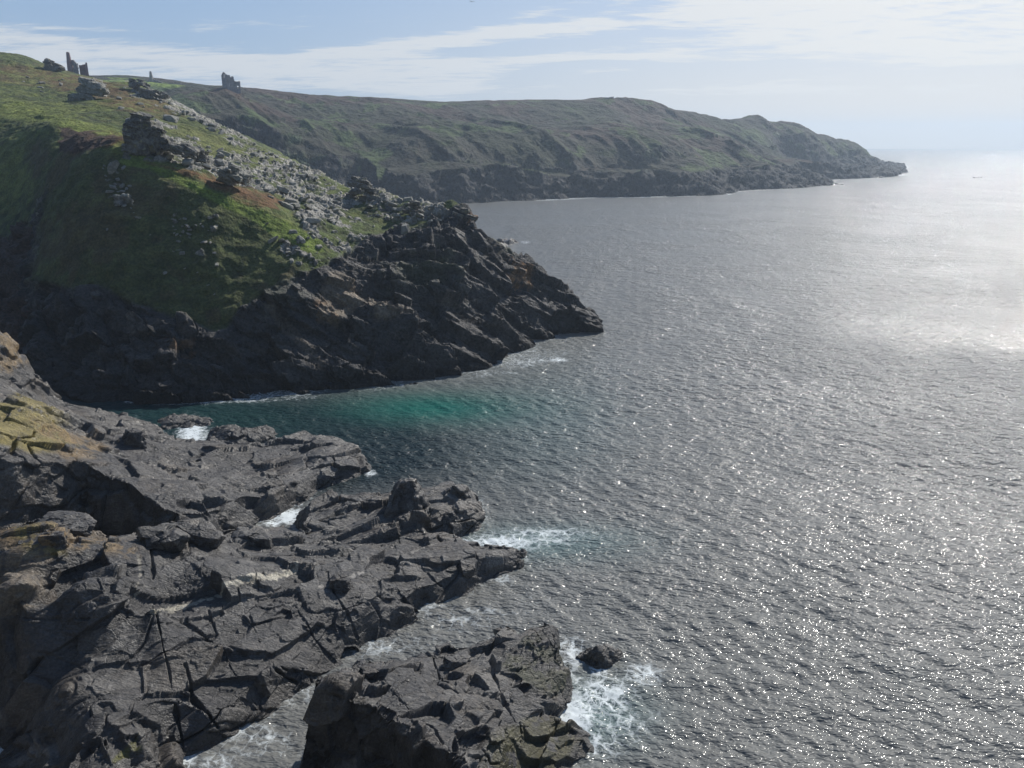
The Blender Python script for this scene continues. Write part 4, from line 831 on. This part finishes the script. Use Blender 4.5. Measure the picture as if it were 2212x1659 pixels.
big = [(-.8, 0, 1.6, 4.4, 5, 5.6, .06), (1.7, .3, 1.8, 3.6, 4.6, 5.0, .12), (-1.4, -.2, 4.4, 4.0, 4.4, 2.7, .03), (1.0, .2, 4.6, 4.2, 4, 2.4, .12), (.2, .2, 5.7, 3.6, 3, 1.5, .1), (3.6, .3, 1.2, 3.6, 3.6, 3.2, .3), (2.9, .3, 3.4, 2.6, 3, 2, .4), (-2.6, -.6, .6, 3, 3, 1.8, 0), (5.6, .4, .5, 3.4, 3, 2, .4), (8, .6, 0.1, 4, 3, 1.6, .4), (.3, .2, 6.2, 3.6, 3, 1.0, .12)]
tor(312, 325, big, 700, 'big dark square-sided rock tor on the grass ridge', sub=4)
tor(430, 352, pile(3, 9, 3.2, 16, s=(1.2, 2.8)), 720, 'jumbled slab crag stepping down to the right of the dark tor')
tor(503, 402, pile(5, 6, 4.2, 14, s=(1.6, 3.0)), 740, 'white fissured crag above the brown bracken band', mat=M_PALE)
tor(785, 432, pile(8, 8, 6.4, 26, d=3.5, skew=-1.0, s=(1.2, 2.6)), 760, 'ragged pinnacle crag on the seaward crest, seen against the far cliffs')
tor(893, 462, pile(9, 6, 3.2, 16, s=(1.1, 2.2)), 790, 'broken crag on the crest just right of the ragged pinnacle')
tor(197, 212, pile(12, 11, 7, 18, s=(2.4, 4.8)), 810, 'pale blocky outcrop in the bracken of the upper slope', mat=M_PALE)
tor(300, 196, pile(14, 9, 4.5, 14, s=(1.8, 3.4)), 830, 'dark rocky knob on the skyline edge, above the outcrop chain')
tor(335, 214, pile(15, 12, 3.6, 18, s=(1.8, 3.4), skew=-2), 850, 'grey outcrop chain just below the dark skyline knob')
tor(112, 150, pile(16, 9, 4.2, 12, s=(2.2, 4.0)), 870, 'low dark rocky knoll in front of the leftmost ruin')
tor(1000, 470, pile(17, 5, 2.2, 9, s=(1.4, 2.6)), 890, 'overhanging turf-capped rock nose at the top of the sea cliff')
# squared blocks lying on the near platform
ALL = [(-5000, -5000), (9000, -5000), (9000, 9000), (-5000, 9000)]
block_on_platform(338, 1172, (3.0, 2.4, 2.9), 901, 'first of the big square blocks at the chasm edge, dark-faced on its left', 7.6, (.1, .25, .5))
block_on_platform(430, 1160, (4.4, 2.8, 2.8), 902, 'second big block at the chasm edge, in the middle of the row of three', 6.6, (0, .3, .25))
block_on_platform(545, 1163, (4.2, 2.5, 2.2), 903, 'third block at the chasm edge, low and pale, nearest the surf channel', 5.0, (0, .15, -.1))
block_on_platform(118, 1170, (1.9, 1.7, 2.2), 904, 'ochre lichened upright block above the brown ledge', 9.7, (0, .05, .3), [(ALL, 5, OCH, .8, -.2)])
block_on_platform(62, 1180, (2.4, 1.7, 1.3), 905, 'low mossy yellow boulder left of the upright ochre block', 9.4, (0, .3, .1), [(ALL, 5, YEL, .7, -.1)])
block_on_platform(150, 1132, (4.6, 3.0, 1.5), 906, 'smooth whale-backed grey slab behind the ochre block', 9.2, (0, .15, .1), cut=22)
block_on_platform(290, 948, (2.8, 2.4, 2.8), 907, 'dark-sided knob of rock in the middle of the lichen-crowned spur', 6.4, (0, .25, .6))
block_on_platform(738, 1264, (1.9, 1.6, 1.7), 908, 'shiny rounded boulder perched mid platform beside the deep joint', 4.0, (0, .2, .2), cut=18)
block_on_platform(1010, 1230, (1.6, 1.3, 1.1), 909, 'square loose block near the seaward tip of the platform', 1.7, (0, .2, .2))
block_on_platform(805, 1452, (1.9, 1.5, 1.1), 910, 'flat squared block on the back edge of the front outcrop', 5.0, (0, .2, .5))
block_on_platform(985, 1434, (2.4, 1.6, 1.4), 911, 'leaning square block on the seaward half of the front outcrop', 3.1, (0, .3, .5))
block_on_platform(1165, 1400, (1.9, 1.5, 2.0), 912, 'tall dark weedy block standing at the tip of the front outcrop', 2.0, (0, .1, .6))

# ------------------------------------------------------------------ ruined mine buildings
M_RUIN = mat_stone('weathered_ruin_stone', (0.21, 0.19, 0.19), (0.33, 0.30, 0.285), 0.6, courses=1.6)
M_BRICK = mat_stone('red_stained_stack_stone', (0.21, 0.14, 0.14), (0.30, 0.21, 0.20), 0.6, courses=1.6)
def empty(name, loc, rz, label, cat):
    o = bpy.data.objects.new(name, None); col.objects.link(o); o.location = loc; o.rotation_euler = (0, 0, rz); o.empty_display_size = 2
    return tag(o, label, cat)
def wall(name, parent, outline, holes, thick, origin, ang, cell=0.35, seed=0, mat=None):
    g = random.Random(seed); xs = [q[0] for q in outline]; ys = [q[1] for q in outline]
    nx = int((max(xs)-min(xs))/cell)+1; ny = int((max(ys)-min(ys))/cell)+1
    K = {}
    for i in range(nx):
        for j in range(ny):
            cx, cy = min(xs)+(i+.5)*cell, min(ys)+(j+.5)*cell
            jx, jy = cx+g.uniform(-.14, .14), cy+g.uniform(-.14, .14)
            if inpoly(jx, jy, outline) and not any(a < cx < b and c < cy < d for a, b, c, d in holes): K[(i, j)] = 1
    vi = {}; vs = []; fs = []
    jit = {}
    def V_(i, j, b):
        k_ = (i, j, b)
        if k_ not in vi:
            if (i, j) not in jit: jit[(i, j)] = (g.uniform(-.06, .06), g.uniform(-.06, .06))
            dx, dy = jit[(i, j)]
            vi[k_] = len(vs); vs.append((min(xs)+i*cell+dx, thick if b else 0.0, min(ys)+j*cell+dy))
        return vi[k_]
    for (i, j) in K:
        fs.append((V_(i, j, 0), V_(i+1, j, 0), V_(i+1, j+1, 0), V_(i, j+1, 0))); fs.append((V_(i, j+1, 1), V_(i+1, j+1, 1), V_(i+1, j, 1), V_(i, j, 1)))
        if (i-1, j) not in K: fs.append((V_(i, j, 1), V_(i, j, 0), V_(i, j+1, 0), V_(i, j+1, 1)))
        if (i+1, j) not in K: fs.append((V_(i+1, j, 0), V_(i+1, j, 1), V_(i+1, j+1, 1), V_(i+1, j+1, 0)))
        if (i, j-1) not in K: fs.append((V_(i, j, 1), V_(i+1, j, 1), V_(i+1, j, 0), V_(i, j, 0)))
        if (i, j+1) not in K: fs.append((V_(i, j+1, 0), V_(i+1, j+1, 0), V_(i+1, j+1, 1), V_(i, j+1, 1)))
    me = bpy.data.meshes.new(name); me.from_pydata(vs, [], fs); me.materials.append(mat or M_RUIN)
    o = bpy.data.objects.new(name, me); col.objects.link(o); o.parent = parent; o.location = origin; o.rotation_euler = (0, 0, ang)
    return o
def lathe(name, parent, prof, loc, mat, n=20, jag=0.0):
    vs = []; fs = []; g = random.Random(4)
    for k_, (r_, z_) in enumerate(prof):
        for i in range(n):
            a_ = 2*math.pi*i/n; zz = z_+(g.uniform(-jag, jag) if k_ >= len(prof)-2 else 0)
            vs.append((r_*math.cos(a_), r_*math.sin(a_), zz))
    for k_ in range(len(prof)-1):
        for i in range(n): fs.append((k_*n+i, k_*n+(i+1) % n, (k_+1)*n+(i+1) % n, (k_+1)*n+i))
    me = bpy.data.meshes.new(name); me.from_pydata(vs, [], fs); me.materials.append(mat)
    o = bpy.data.objects.new(name, me); col.objects.link(o); o.parent = parent; o.location = loc
    return o
# the gabled engine house on the far headland's shoulder
D2 = 612.0; pb = P(497, 200, d=D2); u = D2/1659*1.02
e2 = empty('ruined_engine_house', pb, 0, 'roofless stone engine house with a gable window hole, standing alone on the far shoulder', 'ruin')
hp = 38*u; ga = R(-38)     # gable wall faces the viewer's left, side wall recedes to the right
gw, sw = 5.4, 7.2
cg = (math.cos(ga), math.sin(ga)); x0, y0 = -14*u, 0
ga2 = R(-32); gx, gy = math.cos(ga2)*gw, math.sin(ga2)*gw
wall('gable_wall', e2, [(0, -3), (gw, -3), (gw, hp*.80), (gw*.45, hp), (0, hp*.84)], [(gw*.36, gw*.62, hp*.70, hp*.88)], 1.0, (x0, y0, 0), ga2, seed=1)
sa = R(48); sx, sy = x0+gx, y0+gy
wall('side_wall', e2, [(0, -3), (sw, -3), (sw, hp*.55), (sw*.86, hp*.56), (sw*.82, hp*.78), (sw*.66, hp*.80), (sw*.60, hp*.70), (sw*.5, hp*.74), (sw*.42, hp*.84), (0, hp*.86)], [(sw*.3, sw*.4, hp*.3, hp*.42)], 1.0, (sx, sy, 0), sa, seed=2)
wall('side_wall', e2, [(0, -3), (sw, -3), (sw, hp*.30), (sw*.5, hp*.4), (.8, hp*.60), (0, hp*.8)], [], 0.9, (x0+.3, y0+.9, 0), sa, seed=3)
wall('rear_wall', e2, [(0, -3), (gw, -3), (gw, hp*.5), (gw*.5, hp*.35), (0, hp*.3)], [], .9, (x0+math.cos(sa)*sw, y0+math.sin(sa)*sw, 0), ga2, seed=4)
wall('annex_wall', e2, [(0, -4), (4.6, -4), (4.6, hp*.57), (.6, hp*.54), (0, hp*.5)], [(2.2, 3.1, hp*.22, hp*.34), (.5, 1.2, hp*.38, hp*.5)], .9, (sx+math.cos(sa)*sw*.78, sy+math.sin(sa)*sw*.78-.2, 0), R(10), seed=5)
# the leftmost ruin with the tall stack, behind the top of the middle headland
D1 = 455.0; pb = P(169, 163, d=D1); u = D1/1659*.88
e1 = empty('ruined_engine_house', pb, 0, 'ruined engine house with a tall leaning stack at the left end of the skyline', 'ruin')
st_ = lathe('chimney', e1, [(1.8, -4), (1.5, 4), (1.3, 6.8), (1.5, 7.0), (1.25, 7.2), (.9, 11.0), (.75, 11.8), (.5, 11.8), (.5, 7)], (-15.5*u, 0, 0), M_BRICK, jag=.25)
wall('gable_wall', e1, [(0, -4), (9*u*1.2, -4), (9*u*1.6, 6.0), (6*u, 7.9), (3.5*u, 7.9), (2*u, 6.7), (0, 6.4)], [(3.2*u, 5.2*u, 4.2, 5.4)], .9, (-13.5*u, 0.3, 0), R(-12), seed=6)
wall('side_wall', e1, [(0, -4), (8*u, -4), (8*u, 6.1), (4*u, 6.3), (0, 6.5)], [], .9, (-5.5*u, -.5, 0), R(20), seed=7)
wall('rear_wall', e1, [(0, -4), (16*u, -4), (16*u, 5.9), (8*u, 5.6), (0, 5.4)], [], .9, (1.5*u, 1.6, 0), R(4), seed=8, mat=M_BRICK)
wall('end_wall', e1, [(0, -4), (6, -4), (6, 6), (2, 6.4), (0, 6.2)], [], .9, (17*u, 1.4, 0), R(-62), seed=9, mat=M_BRICK)
# the stump between them
D3 = 720.0; pb = P(332, 184, d=D3); u = D3/1659
e3 = empty('ruined_stack', pb, 0, 'hazy broken stack and low walls on the skyline between the two engine houses', 'ruin')
lathe('chimney', e3, [(3.4, -4), (2.4, 2), (1.8, 4.5), (1.3, 8), (.9, 11), (.6, 11)], (-3*u, 0, 0), M_RUIN, jag=.5)
wall('low_wall', e3, [(0, -4), (26, -4), (26, 1.2), (18, 1.8), (10, 1.2), (6, 3.4), (0, 5.6)], [], 1.0, (-2*u, 0, 0), R(-4), cell=.5, seed=11)
wall('low_wall', e3, [(0, -4), (18, -4), (18, 4.6), (10, 2.6), (0, 1.6)], [], 1.0, (-2*u-18.5, 1, 0), R(2), cell=.5, seed=12)
# little building on the far skyline
D4 = 903.0; pb = P(1300, 217, d=D4)
e4 = empty('stone_hut', pb, 0, 'tiny flat-topped stone hut on the skyline of the far headland', 'hut')
wall('front_wall', e4, [(0, -3), (13, -3), (13, 4.0), (8, 3.4), (0, 1.0)], [], 4.0, (0, 0, 0), R(-2), cell=.5, seed=13)

# ------------------------------------------------------------------ bird
def bird():
    p_ = P(1019, 3.5, d=150)
    e = empty('gull', p_, .6, 'tiny dark bird gliding at the very top of the sky', 'bird')
    m = mat_stone('bird_plumage', (0.05, 0.05, 0.055), (0.08, 0.08, 0.085), 20, bump=0)
    v_, f_ = ico(3); v2 = v_*np.array((.055, .20, .05)); v2[:, 0] *= 1-.5*np.clip(-v_[:, 1], 0, 1); v2[v_[:, 1] > .75] *= np.array((.8, 1.1, .8))
    me = bpy.data.meshes.new('body'); me.from_pydata([tuple(q) for q in v2], [], [tuple(q) for q in f_]); me.materials.append(m); o = bpy.data.objects.new('body', me); col.objects.link(o); o.parent = e
    for s_ in (-1, 1):
        pr = [(0, .07, -.06), (.22, .11, -.03), (.45, .05, -.08), (.62, -.06, -.12)]; zs = [0, .07, .06, .02]; vs = []
        for (x_, a_, b_), z_ in zip(pr, zs): vs += [(s_*x_, a_, z_+.008), (s_*x_, b_, z_+.006), (s_*x_, a_, z_-.006), (s_*x_, b_, z_-.006)]
        fs = []
        for k_ in range(3):
            a_ = 4*k_; fs += [(a_, a_+1, a_+5, a_+4), (a_+2, a_+6, a_+7, a_+3), (a_, a_+4, a_+6, a_+2), (a_+1, a_+3, a_+7, a_+5)]
        fs += [(12, 13, 15, 14), (0, 2, 3, 1)]
        me = bpy.data.meshes.new('wing'); me.from_pydata(vs, [], fs); me.materials.append(m); o = bpy.data.objects.new('wing', me); col.objects.link(o); o.parent = e
bird()

# ------------------------------------------------------------------ haze over the whole bay
def build_haze():
    X = SEA_R+150; z0, z1 = -7.5, 150.0
    me = bpy.data.meshes.new('haze')
    v = [(-X, -X, z0), (X, -X, z0), (X, X, z0), (-X, X, z0), (-X, -X, z1), (X, -X, z1), (X, X, z1), (-X, X, z1)]
    me.from_pydata(v, [], [(0, 3, 2, 1), (4, 5, 6, 7), (0, 1, 5, 4), (1, 2, 6, 5), (2, 3, 7, 6), (3, 0, 4, 7)])
    m = bpy.data.materials.new('sea_haze'); m.use_nodes = True; n = NT(m.node_tree); n.n.clear(); out = n.new('ShaderNodeOutputMaterial')
    pv = n.new('ShaderNodeVolumePrincipled'); pv.inputs['Color'].default_value = (0.68, 0.83, 1.0, 1); pv.inputs['Density'].default_value = HAZE; pv.inputs['Anisotropy'].default_value = 0.35
    n.l.new(pv.outputs[0], out.inputs['Volume']); me.materials.append(m)
    o = bpy.data.objects.new('haze', me); col.objects.link(o); tag(o, kind='stuff')
HAZE = 0.00023
build_haze()
